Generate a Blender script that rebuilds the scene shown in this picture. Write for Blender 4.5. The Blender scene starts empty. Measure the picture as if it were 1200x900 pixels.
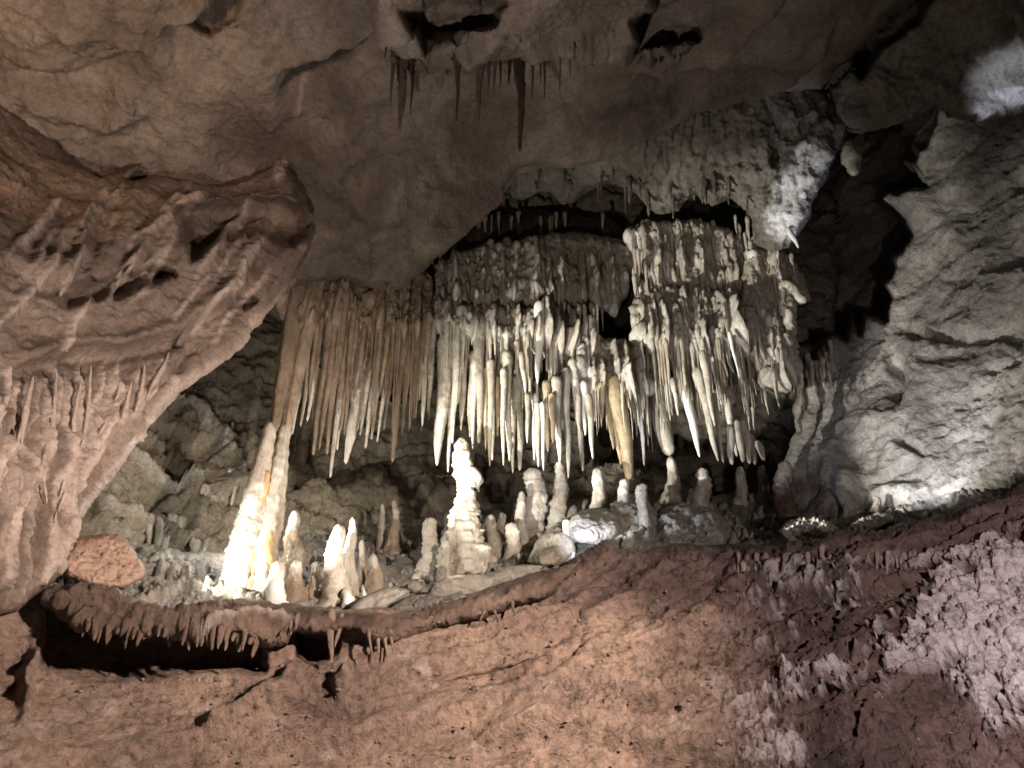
import bpy, math, random
import numpy as np

random.seed(7)
RNG = np.random.default_rng(7)
SC = bpy.context.scene
COL = SC.collection

# ------------------------------------------------------------------ camera
PITCH = math.radians(26)
F, CX, CY = 942.0, 600.0, 450.0          # focal length and centre in photograph pixels
CAM = np.array((0.0, 0.0, 1.6))
cam_data = bpy.data.cameras.new("camera")
cam_data.sensor_width = 36
cam_data.lens = F / 1200 * 36
cam_data.clip_end = 200
cam = bpy.data.objects.new("camera", cam_data)
COL.objects.link(cam)
cam.location = CAM
cam.rotation_euler = (math.pi / 2 + PITCH, 0, 0)
SC.camera = cam

# ------------------------------------------------------------------ world: the dim bounce of a lit cave
world = bpy.data.worlds.new("World")
SC.world = world
world.use_nodes = True
bg = world.node_tree.nodes["Background"]
bg.inputs[0].default_value = (1.0, 0.86, 0.74, 1)
bg.inputs[1].default_value = 0.012

SC.view_settings.view_transform = 'Standard'
SC.view_settings.look = 'None'
SC.view_settings.exposure = 0.0
SC.view_settings.gamma = 1.0
SC.cycles.use_denoising = True
SC.cycles.max_bounces = 5
SC.cycles.diffuse_bounces = 4
SC.cycles.glossy_bounces = 2
SC.cycles.caustics_reflective = False
SC.cycles.caustics_refractive = False


def at(px, py, Y):
    """the point at distance Y (world) that the photograph shows at pixel px, py"""
    px = np.asarray(px, float); py = np.asarray(py, float); Y = np.asarray(Y, float)
    u = (px - CX) / F; v = (CY - py) / F
    ry = math.cos(PITCH) - math.sin(PITCH) * v
    rz = math.sin(PITCH) + math.cos(PITCH) * v
    s = Y / ry
    return np.stack(np.broadcast_arrays(u * s, Y, rz * s), -1) + CAM


def scale_at(py, Y):
    """metres per photograph pixel"""
    v = (CY - py) / F
    return Y / (math.cos(PITCH) - math.sin(PITCH) * v) / F


# ------------------------------------------------------------------ lamps of the show cave and added fills
def lamp(name, px, py, Y, watts, col, radius=0.04, target=None, angle=None, blend=0.6):
    kind = 'SPOT' if target is not None else 'POINT'
    d = bpy.data.lights.new(name, kind)
    d.energy = watts
    d.color = col
    d.shadow_soft_size = radius
    o = bpy.data.objects.new(name, d)
    p = at(px, py, Y)
    o.location = p
    if target is not None:
        d.spot_size = math.radians(angle); d.spot_blend = blend
        from mathutils import Vector
        o.rotation_euler = (Vector(at(*target)) - Vector(p)).to_track_quat('-Z', 'Y').to_euler()
    COL.objects.link(o)
    return o


WHITE = (1.0, 0.96, 0.89)
COOL = (0.78, 0.84, 1.0)
WARM = (1.0, 0.78, 0.60)
lamp("floodlight_column", 200, 664, 6.2, 130, WHITE, 0.03, (540, 620, 8.6), 80, 0.4)
lamp("floodlight_left", 283, 600, 7.6, 40, WHITE, 0.03)
lamp("floodlight_curtain", 225, 668, 5.8, 1750, WHITE, 0.03, (735, 440, 8.3), 40, 0.5)
lamp("floodlight_centre", 490, 684, 6.0, 480, WHITE, 0.03, (690, 440, 8.4), 58, 0.5)
lamp("fill_drapery", 345, 702, 5.85, 110, WHITE, 0.03, (420, 500, 7.6), 44, 0.6)  # added fill that whitens the stalactite tips, no lamp belongs here
lamp("floodlight_blue", 668, 636, 6.3, 110, COOL, 0.03, (715, 600, 7.1), 80, 0.6)
lamp("floodlight_right", 1056, 582, 6.5, 110, COOL, 0.05, (1105, 525, 7.6), 60, 0.8)
lamp("fill_wall", 890, 618, 6.4, 420, (1.0, 0.96, 0.90), 0.03, (1130, 470, 7.3), 50, 0.5)  # added spot to brighten the right wall below the recess
lamp("floodlight_lintel", 985, 560, 7.3, 200, COOL, 0.03, (938, 215, 7.5), 24, 1.0)
lamp("floodlight_vault", 1095, 560, 6.5, 800, COOL, 0.03, (1180, 122, 6.2), 12, 1.0)
lamp("path_lamp_low", -60, 1250, 1.7, 560, (1.0, 0.84, 0.74), 0.05, (360, 90, 5.4), 88, 0.8)
lamp("path_lamp_wall", 1480, 250, 2.3, 640, (1.0, 0.83, 0.71), 0.04, (80, 400, 4.8), 60, 0.7)
lamp("path_lamp_high", 1130, 360, 2.5, 1650, (1.0, 0.83, 0.72), 0.05, (430, 765, 5.2), 92, 1.0)
lamp("path_lamp_side", 1330, 600, 2.5, 260, (1.0, 0.85, 0.86), 0.04, (1130, 700, 4.8), 90, 0.7)
lamp("path_lamp_left", -250, 60, 2.8, 170, (1.0, 0.66, 0.42), 0.08, (40, 60, 4.6), 90, 0.7)


# ------------------------------------------------------------------ noise
def _perm(seed):
    r = np.random.default_rng(seed)
    p = r.permutation(256).astype(np.int32)
    return np.concatenate([p, p])


_G = np.array([[1,1,0],[-1,1,0],[1,-1,0],[-1,-1,0],[1,0,1],[-1,0,1],[1,0,-1],[-1,0,-1],
               [0,1,1],[0,-1,1],[0,1,-1],[0,-1,-1],[1,1,0],[-1,1,0],[0,-1,1],[0,-1,-1]], np.float32)
_PERMS = {}


def perlin(p, seed=0):
    if seed not in _PERMS:
        _PERMS[seed] = _perm(seed)
    P = _PERMS[seed]
    p = p.astype(np.float32)
    i = np.floor(p)
    f = p - i
    i = i.astype(np.int32) & 255
    w = f * f * f * (f * (f * 6 - 15) + 10)
    X, Y, Z = i[:, 0], i[:, 1], i[:, 2]
    fx, fy, fz = f[:, 0], f[:, 1], f[:, 2]
    out = None
    A = P[X]; B = P[X + 1]
    res = []
    for dx, H in ((0, A), (1, B)):
        for dy in (0, 1):
            HH = P[(H + Y + dy) & 511]
            for dz in (0, 1):
                g = _G[P[(HH + Z + dz) & 511] & 15]
                res.append(g[:, 0] * (fx - dx) + g[:, 1] * (fy - dy) + g[:, 2] * (fz - dz))
    wx, wy, wz = w[:, 0], w[:, 1], w[:, 2]
    l = lambda a, b, t: a + (b - a) * t
    x0 = l(l(res[0], res[1], wz), l(res[2], res[3], wz), wy)
    x1 = l(l(res[4], res[5], wz), l(res[6], res[7], wz), wy)
    return l(x0, x1, wx)


def fbm(p, scale, octaves=3, seed=0, mode='fbm', gain=0.5):
    p = np.asarray(p, np.float32) * np.asarray(scale, np.float32)
    a, tot, n = 1.0, 0.0, 0.0
    for k in range(octaves):
        v = perlin(p, seed + k)
        if mode == 'ridged':
            v = 1 - 2 * np.abs(v) * 1.4
        elif mode == 'billow':
            v = 2 * np.abs(v) * 1.4 - 0.6
        tot = tot + a * v
        n += a
        a *= gain
        p = p * 2.03 + 11.3
    return tot / n


def worley(p, seed=0):
    """F1, F2 and a random tilt of each cell: broken facets"""
    p = np.asarray(p, np.float32)
    i0 = np.floor(p).astype(np.int32)
    n = len(p)
    f1 = np.full(n, 9, np.float32); f2 = np.full(n, 9, np.float32); tilt = np.zeros(n, np.float32)
    rg = np.random.default_rng(seed)
    T = rg.random((512, 3)).astype(np.float32); R = rg.normal(size=(512, 3)).astype(np.float32)
    if seed not in _PERMS:
        _PERMS[seed] = _perm(seed)
    P = _PERMS[seed]
    for dx in (-1, 0, 1):
        for dy in (-1, 0, 1):
            for dz in (-1, 0, 1):
                c = i0 + np.array((dx, dy, dz), np.int32)
                h = P[(P[(P[c[:, 0] & 255] + c[:, 1]) & 255] + c[:, 2]) & 255]
                d = p - c - T[h]
                q = np.einsum('ij,ij->i', d, d)
                new = q < f1
                f2 = np.where(new, f1, np.minimum(f2, q))
                tl = np.einsum('ij,ij->i', d, R[h])
                tilt = np.where(new, tl, tilt)
                f1 = np.where(new, q, f1)
    return np.sqrt(f1), np.sqrt(f2), tilt


def facets(p, scale, seed=0, warp=0.35):
    q = np.asarray(p, np.float32) * np.asarray(scale, np.float32)
    q = q + warp * np.stack([fbm(q, 0.9, 3, seed + 1, gain=.6), fbm(q + 7.7, 0.9, 3, seed + 2, gain=.6), fbm(q + 19.1, 0.9, 3, seed + 3, gain=.6)], -1) * 1.5
    f1, f2, t = worley(q, seed)
    return 0.35 * t - 0.12 * np.exp(-((f2 - f1) / 0.05) ** 2)


def smooth(x, a, b):
    t = np.clip((x - a) / (b - a), 0, 1)
    return t * t * (3 - 2 * t)


# ------------------------------------------------------------------ materials
def ramp(nt, fac, stops):
    r = nt.nodes.new('ShaderNodeValToRGB')
    while len(r.color_ramp.elements) < len(stops):
        r.color_ramp.elements.new(0.5)
    for e, (pos, c) in zip(r.color_ramp.elements, stops):
        e.position = pos
        e.color = (*c, 1)
    nt.links.new(fac, r.inputs[0])
    return r.outputs[0]


def rock(name, stops, crust=(0.55, 0.50, 0.44), scale=1.6, rough=(0.35, 0.8), bump=0.7, fine=34.0,
         stretch=(1, 1, 1), grain=0.35, spec=0.35, red=None, vary=0.0):
    m = bpy.data.materials.new(name)
    m.use_nodes = True
    nt = m.node_tree
    L = nt.links.new
    b = nt.nodes['Principled BSDF']
    geo = nt.nodes.new('ShaderNodeNewGeometry')
    mp = nt.nodes.new('ShaderNodeMapping')
    mp.inputs['Scale'].default_value = stretch
    L(geo.outputs['Position'], mp.inputs[0])

    def noise(sc, det, dist=0.0, rgh=0.6):
        n = nt.nodes.new('ShaderNodeTexNoise')
        n.inputs['Scale'].default_value = sc
        n.inputs['Detail'].default_value = det
        n.inputs['Roughness'].default_value = rgh
        n.inputs['Distortion'].default_value = dist
        L(mp.outputs[0], n.inputs['Vector'])
        return n.outputs['Fac']
    big = noise(scale, 7, 0.6, 0.68)
    col = ramp(nt, big, stops)
    # crust: pale skin set by the mesh
    at_ = nt.nodes.new('ShaderNodeAttribute'); at_.attribute_name = 'crust'
    mx = nt.nodes.new('ShaderNodeMix'); mx.data_type = 'RGBA'
    L(at_.outputs['Fac'], mx.inputs[0]); L(col, mx.inputs[6]); mx.inputs[7].default_value = (*crust, 1)
    out = mx.outputs[2]
    if red is not None:
        a2 = nt.nodes.new('ShaderNodeAttribute'); a2.attribute_name = 'clay'
        m2 = nt.nodes.new('ShaderNodeMix'); m2.data_type = 'RGBA'
        L(a2.outputs['Fac'], m2.inputs[0]); L(out, m2.inputs[6])
        rr = ramp(nt, big, [(0.25, tuple(c * 0.6 for c in red)), (0.7, red)])
        L(rr, m2.inputs[7])
        out = m2.outputs[2]
    sp = noise(fine * 0.6, 8, 0.4, 0.78)
    sr = ramp(nt, sp, [(0.36, (1 - grain,) * 3), (0.5, (1,) * 3), (0.64, (1 + grain * 0.45,) * 3)])
    mul = nt.nodes.new('ShaderNodeMix'); mul.data_type = 'RGBA'; mul.blend_type = 'MULTIPLY'
    mul.inputs[0].default_value = 1.0
    L(out, mul.inputs[6]); L(sr, mul.inputs[7])
    fin = mul.outputs[2]
    if vary:
        oi = nt.nodes.new('ShaderNodeObjectInfo')
        vr = ramp(nt, oi.outputs['Random'], [(0.0, (1 - vary, 1 - vary * 1.05, 1 - vary * 1.15)), (1.0, (1.0, 1.0, 1.0))])
        m3 = nt.nodes.new('ShaderNodeMix'); m3.data_type = 'RGBA'; m3.blend_type = 'MULTIPLY'; m3.inputs[0].default_value = 1.0
        L(fin, m3.inputs[6]); L(vr, m3.inputs[7])
        # mud films that came down with the water
        md = ramp(nt, noise(5.0, 6, 1.2, 0.7), [(0.36, (0.60, 0.50, 0.40)), (0.52, (1, 1, 1))])
        m4 = nt.nodes.new('ShaderNodeMix'); m4.data_type = 'RGBA'; m4.blend_type = 'MULTIPLY'; m4.inputs[0].default_value = 0.75
        L(m3.outputs[2], m4.inputs[6]); L(md, m4.inputs[7])
        fin = m4.outputs[2]
    L(fin, b.inputs['Base Color'])
    rg = nt.nodes.new('ShaderNodeMapRange')
    rg.inputs[1].default_value = 0.3; rg.inputs[2].default_value = 0.7
    rg.inputs[3].default_value = rough[0]; rg.inputs[4].default_value = rough[1]
    L(noise(scale * 4, 3), rg.inputs[0]); L(rg.outputs[0], b.inputs['Roughness'])
    b.inputs['Specular IOR Level'].default_value = spec
    if vary:
        b.inputs['Coat Weight'].default_value = 0.22
        b.inputs['Coat Roughness'].default_value = 0.18
    # fine relief
    hs = noise(fine, 8, 0.3, 0.72)
    vo = nt.nodes.new('ShaderNodeTexVoronoi'); vo.inputs['Scale'].default_value = fine * 0.5
    L(mp.outputs[0], vo.inputs['Vector'])
    ad = nt.nodes.new('ShaderNodeMath'); ad.operation = 'MULTIPLY_ADD'
    L(vo.outputs['Distance'], ad.inputs[0]); ad.inputs[1].default_value = 0.35; L(hs, ad.inputs[2])
    bp = nt.nodes.new('ShaderNodeBump')
    bp.inputs['Strength'].default_value = bump
    bp.inputs['Distance'].default_value = 0.06
    L(ad.outputs[0], bp.inputs['Height'])
    L(bp.outputs[0], b.inputs['Normal'])
    return m


M = {}
M['ceiling'] = rock("ceiling_rock", [(0.32, (0.115, 0.090, 0.074)), (0.5, (0.235, 0.195, 0.165)), (0.66, (0.38, 0.33, 0.285))], scale=0.9, grain=0.3, crust=(0.5, 0.42, 0.36))
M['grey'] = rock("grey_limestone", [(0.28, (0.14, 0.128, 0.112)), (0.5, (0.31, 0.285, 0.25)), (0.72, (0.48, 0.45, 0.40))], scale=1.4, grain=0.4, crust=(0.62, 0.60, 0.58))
M['lintel'] = rock("shaded_limestone", [(0.28, (0.07, 0.06, 0.048)), (0.5, (0.16, 0.14, 0.112)), (0.75, (0.28, 0.25, 0.21))], scale=1.4, grain=0.4, crust=(0.66, 0.65, 0.64))  # limestone darkened so its colour carries the canopy's shade
M['left'] = rock("muddy_flowstone", [(0.30, (0.09, 0.063, 0.049)), (0.5, (0.19, 0.138, 0.110)), (0.70, (0.30, 0.228, 0.188))], scale=1.5, grain=0.35, crust=(0.50, 0.395, 0.335), rough=(0.3, 0.7))
M['ledge'] = rock("clay_ledge", [(0.28, (0.075, 0.050, 0.042)), (0.5, (0.18, 0.12, 0.10)), (0.74, (0.30, 0.21, 0.175))], scale=1.6, grain=0.6, fine=24.0, bump=0.9, crust=(0.62, 0.545, 0.535), red=(0.43, 0.295, 0.22))
M['rim'] = rock("dark_flowstone", [(0.28, (0.055, 0.036, 0.028)), (0.5, (0.13, 0.085, 0.065)), (0.74, (0.22, 0.155, 0.125))], scale=2.5, rough=(0.3, 0.6), grain=0.3)
M['back'] = rock("back_limestone", [(0.28, (0.12, 0.10, 0.07)), (0.5, (0.28, 0.245, 0.18)), (0.75, (0.46, 0.42, 0.33))], scale=1.6, grain=0.45)
M['floor'] = rock("floor_flowstone", [(0.28, (0.16, 0.145, 0.12)), (0.5, (0.34, 0.31, 0.26)), (0.75, (0.5, 0.47, 0.42))], scale=2.0, grain=0.4)
ST = (1, 1, 0.45)
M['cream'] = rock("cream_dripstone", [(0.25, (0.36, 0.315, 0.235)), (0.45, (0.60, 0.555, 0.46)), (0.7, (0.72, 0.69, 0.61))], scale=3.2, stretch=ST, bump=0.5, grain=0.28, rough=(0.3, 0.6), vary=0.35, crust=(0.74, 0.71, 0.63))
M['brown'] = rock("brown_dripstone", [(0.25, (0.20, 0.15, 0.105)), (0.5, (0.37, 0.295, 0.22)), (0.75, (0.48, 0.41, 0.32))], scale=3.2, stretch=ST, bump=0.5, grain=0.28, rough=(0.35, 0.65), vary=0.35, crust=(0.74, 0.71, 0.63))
M['grey_drip'] = rock("grey_dripstone", [(0.25, (0.24, 0.215, 0.17)), (0.5, (0.46, 0.425, 0.35)), (0.75, (0.60, 0.56, 0.48))], scale=3.0, stretch=ST, bump=0.5, grain=0.35, rough=(0.4, 0.7), vary=0.35, crust=(0.74, 0.71, 0.63))
M['white'] = rock("white_calcite", [(0.25, (0.56, 0.52, 0.44)), (0.5, (0.72, 0.70, 0.64)), (0.75, (0.80, 0.80, 0.78))], scale=4.0, stretch=ST, bump=0.2, grain=0.15, rough=(0.2, 0.45), spec=0.5)
M['ochre'] = rock("ochre_dripstone", [(0.25, (0.36, 0.27, 0.15)), (0.5, (0.52, 0.43, 0.28)), (0.75, (0.62, 0.54, 0.39))], scale=3.0, stretch=ST, bump=0.5, grain=0.22, rough=(0.3, 0.55), vary=0.35, crust=(0.74, 0.71, 0.63))
M['orange'] = rock("orange_stain", [(0.25, (0.36, 0.20, 0.08)), (0.7, (0.54, 0.36, 0.18))], scale=3.0, stretch=ST, bump=0.2, grain=0.25, rough=(0.3, 0.55))
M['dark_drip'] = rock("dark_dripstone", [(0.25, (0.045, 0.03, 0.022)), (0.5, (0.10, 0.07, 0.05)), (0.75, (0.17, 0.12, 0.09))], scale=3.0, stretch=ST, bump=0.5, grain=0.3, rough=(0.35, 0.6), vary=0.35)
M['flow'] = rock("pale_flowstone", [(0.25, (0.28, 0.245, 0.19)), (0.5, (0.48, 0.44, 0.365)), (0.75, (0.64, 0.60, 0.52))], scale=3.0, stretch=ST, bump=0.6, grain=0.35, rough=(0.25, 0.6))
M['rib'] = rock("beige_rib", [(0.25, (0.24, 0.165, 0.125)), (0.5, (0.40, 0.30, 0.245)), (0.75, (0.54, 0.44, 0.38))], scale=4.0, stretch=ST, grain=0.3, rough=(0.4, 0.7))
M['pink'] = rock("pink_clay_boulder", [(0.28, (0.24, 0.15, 0.105)), (0.5, (0.37, 0.25, 0.185)), (0.72, (0.46, 0.33, 0.255))], scale=2.0, stretch=(1, 1, 2.5), grain=0.35, bump=0.4)


# ------------------------------------------------------------------ mesh helpers
def mesh_obj(name, verts, faces, mat, parent=None, loc=None, attrs=None, smooth_sh=True):
    verts = np.asarray(verts, np.float32)
    me = bpy.data.meshes.new(name)
    if loc is not None:
        verts = verts - np.asarray(loc, np.float32)
    if isinstance(faces, np.ndarray):
        n, k = faces.shape
        me.vertices.add(len(verts)); me.vertices.foreach_set('co', verts.ravel())
        me.loops.add(n * k); me.loops.foreach_set('vertex_index', faces.astype(np.int32).ravel())
        me.polygons.add(n)
        me.polygons.foreach_set('loop_start', np.arange(0, n * k, k, dtype=np.int32))
        me.polygons.foreach_set('loop_total', np.full(n, k, np.int32))
        me.update(calc_edges=True)
    else:
        me.from_pydata([tuple(v) for v in verts], [], faces)
    me.validate()
    for an, av in (attrs or {}).items():
        a = me.attributes.new(an, 'FLOAT', 'POINT')
        a.data.foreach_set('value', np.asarray(av, np.float32))
    if smooth_sh:
        me.polygons.foreach_set('use_smooth', np.ones(len(me.polygons), bool))
    me.materials.append(M[mat] if isinstance(mat, str) else mat)
    o = bpy.data.objects.new(name, me)
    COL.objects.link(o)
    if parent is not None:
        o.parent = parent
        if loc is not None:
            o.location = np.asarray(loc) - np.asarray(parent.location)
    elif loc is not None:
        o.location = loc
    return o


def tag(o, label=None, cat=None, group=None, kind=None):
    for k, v in (('label', label), ('category', cat), ('group', group), ('kind', kind)):
        if v:
            o[k] = v
    return o


def empty(name, loc, label, cat, group=None):
    o = bpy.data.objects.new(name, None)
    o.empty_display_size = 0.1
    COL.objects.link(o)
    o.location = loc
    return tag(o, label, cat, group)


# ------------------------------------------------------------------ big rock sheets
class TPS:
    def __init__(self, pts):
        p = np.array(pts, float)
        self.c = p[:, :2] / 300.0
        n = len(p)
        d = np.linalg.norm(self.c[:, None] - self.c[None], axis=-1)
        K = self.U(d) + np.eye(n) * 1e-3
        Pm = np.hstack([np.ones((n, 1)), self.c])
        A = np.zeros((n + 3, n + 3)); A[:n, :n] = K; A[:n, n:] = Pm; A[n:, :n] = Pm.T
        self.w = np.linalg.solve(A, np.concatenate([p[:, 2], np.zeros(3)]))

    @staticmethod
    def U(d):
        return np.where(d > 1e-9, d * d * np.log(np.maximum(d, 1e-9)), 0)

    def __call__(self, px, py):
        px = np.asarray(px, float) / 300.0; py = np.asarray(py, float) / 300.0
        out = self.w[-3] + self.w[-2] * px + self.w[-1] * py
        for (cx, cy), w in zip(self.c, self.w):
            out = out + w * self.U(np.hypot(px - cx, py - cy))
        return out


def seg_dist(X, Y, pts):
    d = np.full(X.shape, 1e9); tt = np.zeros(X.shape)
    n = len(pts) - 1
    for k in range(n):
        (ax, ay), (bx, by) = pts[k][:2], pts[k + 1][:2]
        vx, vy = bx - ax, by - ay
        t = np.clip(((X - ax) * vx + (Y - ay) * vy) / max(vx * vx + vy * vy, 1e-9), 0, 1)
        e = np.hypot(X - ax - t * vx, Y - ay - t * vy)
        m = e < d
        d[m] = e[m]; tt[m] = (k + t[m]) / n
    return d, tt


def poly_sd(X, Y, poly):
    d, _ = seg_dist(X, Y, list(poly) + [poly[0]])
    inside = np.zeros(X.shape, bool)
    n = len(poly)
    for k in range(n):
        (ax, ay), (bx, by) = poly[k], poly[(k + 1) % n]
        if ay == by:
            continue
        c = ((ay > Y) != (by > Y)) & (X < (bx - ax) * (Y - ay) / (by - ay) + ax)
        inside ^= c
    return np.where(inside, -d, d)


def upsample(A, xs0, ys0, xs, ys):
    ix = np.clip((xs - xs0[0]) / (xs0[1] - xs0[0]), 0, len(xs0) - 1.001)
    iy = np.clip((ys - ys0[0]) / (ys0[1] - ys0[0]), 0, len(ys0) - 1.001)
    x0 = ix.astype(int); y0 = iy.astype(int); fx = ix - x0; fy = (iy - y0)[:, None]
    R0 = A[y0][:, x0] * (1 - fx) + A[y0][:, x0 + 1] * fx
    R1 = A[y0 + 1][:, x0] * (1 - fx) + A[y0 + 1][:, x0 + 1] * fx
    return R0 * (1 - fy) + R1 * fy


def sheet(name, poly, ctrl, mat, step=2.4, roll_w=14, roll=0.35, jit=5, feats=(), relief=None, crust=None, clay=None,
          skirt=1.0, warp=7, seed=1, kind='structure', behind=None):
    """a rock face: polygon outline in the photograph, depth from control points, relief along its normal"""
    yf = TPS(ctrl)
    poly = [tuple(map(float, p)) for p in poly]
    P = np.array(poly)
    x0, y0 = P.min(0) - 12; x1, y1 = P.max(0) + 12
    xs = np.arange(x0, x1, step); ys = np.arange(y0, y1, step)
    cxs = np.arange(x0, x1 + 12, 6.0); cys = np.arange(y0, y1 + 12, 6.0)
    cX, cY = np.meshgrid(cxs, cys)
    sd = upsample(poly_sd(cX, cY, poly), cxs, cys, xs, ys)
    X, Y = np.meshgrid(xs, ys)
    shp = X.shape
    q = np.stack([X.ravel() / 60, Y.ravel() / 60, np.full(X.size, seed * 3.3)], -1)
    w1 = fbm(q, 1, 3, seed + 50, gain=0.6).reshape(shp); w2 = fbm(q + 31.7, 1, 3, seed + 60, gain=0.6).reshape(shp)
    sd = sd + jit * w1 * 1.6 + jit * 0.5 * fbm(q, 4.0, 2, seed + 70).reshape(shp)
    wX = X + warp * w1; wY = Y + warp * w2
    D = yf(X, Y)
    if behind is not None:
        D = np.maximum(D, behind(X, Y))
    t = np.clip(-sd / roll_w, 0, 1)
    D = D + roll * (1 - np.sqrt(np.clip(1 - (1 - t) ** 2, 0, 1)))
    gy, gx = np.gradient(sd, step)
    g2 = np.maximum(gx * gx + gy * gy, 0.2)
    out = sd > 0
    mv = np.where(out, np.minimum(sd, 2.5 * step), 0)
    PX = X - mv * gx / g2; PY = Y - mv * gy / g2
    pos = at(PX, PY, D)
    du = np.gradient(pos, axis=1); dv = np.gradient(pos, axis=0)
    nrm = np.cross(du, dv)
    nrm /= np.maximum(np.linalg.norm(nrm, axis=-1, keepdims=True), 1e-9)
    flip = np.sum(nrm * (CAM - pos), -1) < 0
    nrm[flip] *= -1
    H = np.zeros(shp); HR = np.zeros(shp)
    hf = fbm(pos.reshape(-1, 3), 7.0, 4, seed + 80, gain=.7).reshape(shp)
    crs = np.zeros(shp)
    for ft in feats:
        if ft[0] == 'ridge':
            _, pts, w, amp = ft[:4]; cr = ft[4] if len(ft) > 4 else 0
            a = np.array(pts)[:, :2]; pad = w * 3 + 20
            i0, i1 = np.searchsorted(xs, (a[:, 0].min() - pad, a[:, 0].max() + pad))
            j0, j1 = np.searchsorted(ys, (a[:, 1].min() - pad, a[:, 1].max() + pad))
            if i1 <= i0 or j1 <= j0: continue
            d, tt = seg_dist(wX[j0:j1, i0:i1], wY[j0:j1, i0:i1], pts)
            tap = np.clip(np.minimum(tt, 1 - tt) * 5 + 0.25, 0, 1)
            k = np.exp(-(d / w) ** 2) * tap
            H[j0:j1, i0:i1] += amp * k
            if cr: crs[j0:j1, i0:i1] = np.maximum(crs[j0:j1, i0:i1], cr * smooth(k + 0.55 * hf[j0:j1, i0:i1], 0.25, 0.75) * smooth(k, .05, .3))
        elif ft[0] == 'pit':
            _, pg, dep, soft = ft
            a = np.array(pg); pad = soft + 25
            i0, i1 = np.searchsorted(xs, (a[:, 0].min() - pad, a[:, 0].max() + pad))
            j0, j1 = np.searchsorted(ys, (a[:, 1].min() - pad, a[:, 1].max() + pad))
            if i1 <= i0 or j1 <= j0: continue
            s_ = poly_sd(wX[j0:j1, i0:i1], wY[j0:j1, i0:i1], pg)
            HR[j0:j1, i0:i1] = np.maximum(HR[j0:j1, i0:i1], dep * smooth(-s_, -soft * 0.5, soft * 0.5))
        elif ft[0] == 'shelf':                      # rock above the line stands proud, undercut below it
            _, pts, amp, drop = ft[:4]
            a = np.array(pts)
            yl = np.interp(wX, a[:, 0], a[:, 1])
            e = smooth(wX, a[0, 0] - 10, a[0, 0] + 30) * (1 - smooth(wX, a[-1, 0] - 30, a[-1, 0] + 10))
            dd = wY - yl
            H += e * (-amp * np.exp(-np.clip(dd, 0, 1e4) / drop) * smooth(dd, -3, 12) + 0.5 * amp * np.exp(-((dd + 8) / 9.0) ** 2))
    if relief is not None:
        r = relief(pos.reshape(-1, 3), X.ravel(), Y.ravel())
        H += np.asarray(r).reshape(shp)
    if crust is not None:
        cm, ch = crust(pos.reshape(-1, 3), X.ravel(), Y.ravel())
        crs = np.maximum(crs, cm.reshape(shp)); H += ch.reshape(shp)
    cl = clay(pos.reshape(-1, 3), X.ravel(), Y.ravel()).reshape(shp) if clay is not None else np.zeros(shp)
    edge = smooth(-sd, -2, 10)
    pos = pos + nrm * (H * (0.25 + 0.75 * edge))[..., None]
    rd = pos - CAM; rd /= np.linalg.norm(rd, axis=-1, keepdims=True)
    pos = pos + rd * HR[..., None]
    ins = ~out
    cell = ins[:-1, :-1] | ins[1:, :-1] | ins[:-1, 1:] | ins[1:, 1:]
    idx = np.arange(X.size).reshape(shp)
    a, b, c, d = idx[:-1, :-1][cell], idx[:-1, 1:][cell], idx[1:, 1:][cell], idx[1:, :-1][cell]
    fc = np.stack([a, d, c, b], -1)
    used = np.unique(fc)
    remap = np.full(X.size, -1); remap[used] = np.arange(len(used))
    fc = remap[fc]
    V = pos.reshape(-1, 3)[used]
    A1 = crs.ravel()[used]; A2 = cl.ravel()[used]
    # skirt: the rim of the face runs on backwards into the rock
    E = np.concatenate([fc[:, [0, 1]], fc[:, [1, 2]], fc[:, [2, 3]], fc[:, [3, 0]]])
    key = np.sort(E, 1); kk = key[:, 0].astype(np.int64) * len(V) + key[:, 1]
    _, inv, cnt = np.unique(kk, return_inverse=True, return_counts=True)
    B = E[cnt[inv] == 1]
    bv = np.unique(B)
    m2 = np.full(len(V), -1); m2[bv] = len(V) + np.arange(len(bv))
    ray = V[bv] - CAM; ray /= np.linalg.norm(ray, axis=1, keepdims=True)
    V = np.concatenate([V, V[bv] + ray * skirt])
    A1 = np.concatenate([A1, A1[bv]]); A2 = np.concatenate([A2, A2[bv]])
    sk = np.stack([B[:, 1], B[:, 0], m2[B[:, 0]], m2[B[:, 1]]], -1)
    fc = np.concatenate([fc, sk])
    o = mesh_obj(name, V, fc, mat, attrs={'crust': A1, 'clay': A2})
    if kind:
        tag(o, kind=kind)
    o_y[name] = yf
    SURF.append((o.name, xs, ys, pos, ins))
    return o


o_y = {}
SURF = []


def surf(px, py, names):
    """the nearest built rock surface that the photograph shows at a pixel, among the named sheets"""
    best = None
    for nm, xs, ys, pos, ins in SURF:
        if not any(nm.startswith(n) for n in names):
            continue
        i = int(round((px - xs[0]) / (xs[1] - xs[0]))); j = int(round((py - ys[0]) / (ys[1] - ys[0])))
        if 0 <= i < len(xs) and 0 <= j < len(ys) and ins[j, i]:
            y = float(pos[max(0, j - 1):j + 2, max(0, i - 1):i + 2, 1].mean())
            if best is None or y < best:
                best = y
    return best


RI = lambda pts, w, a, c=0: ('ridge', pts, w, a, c)


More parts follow.
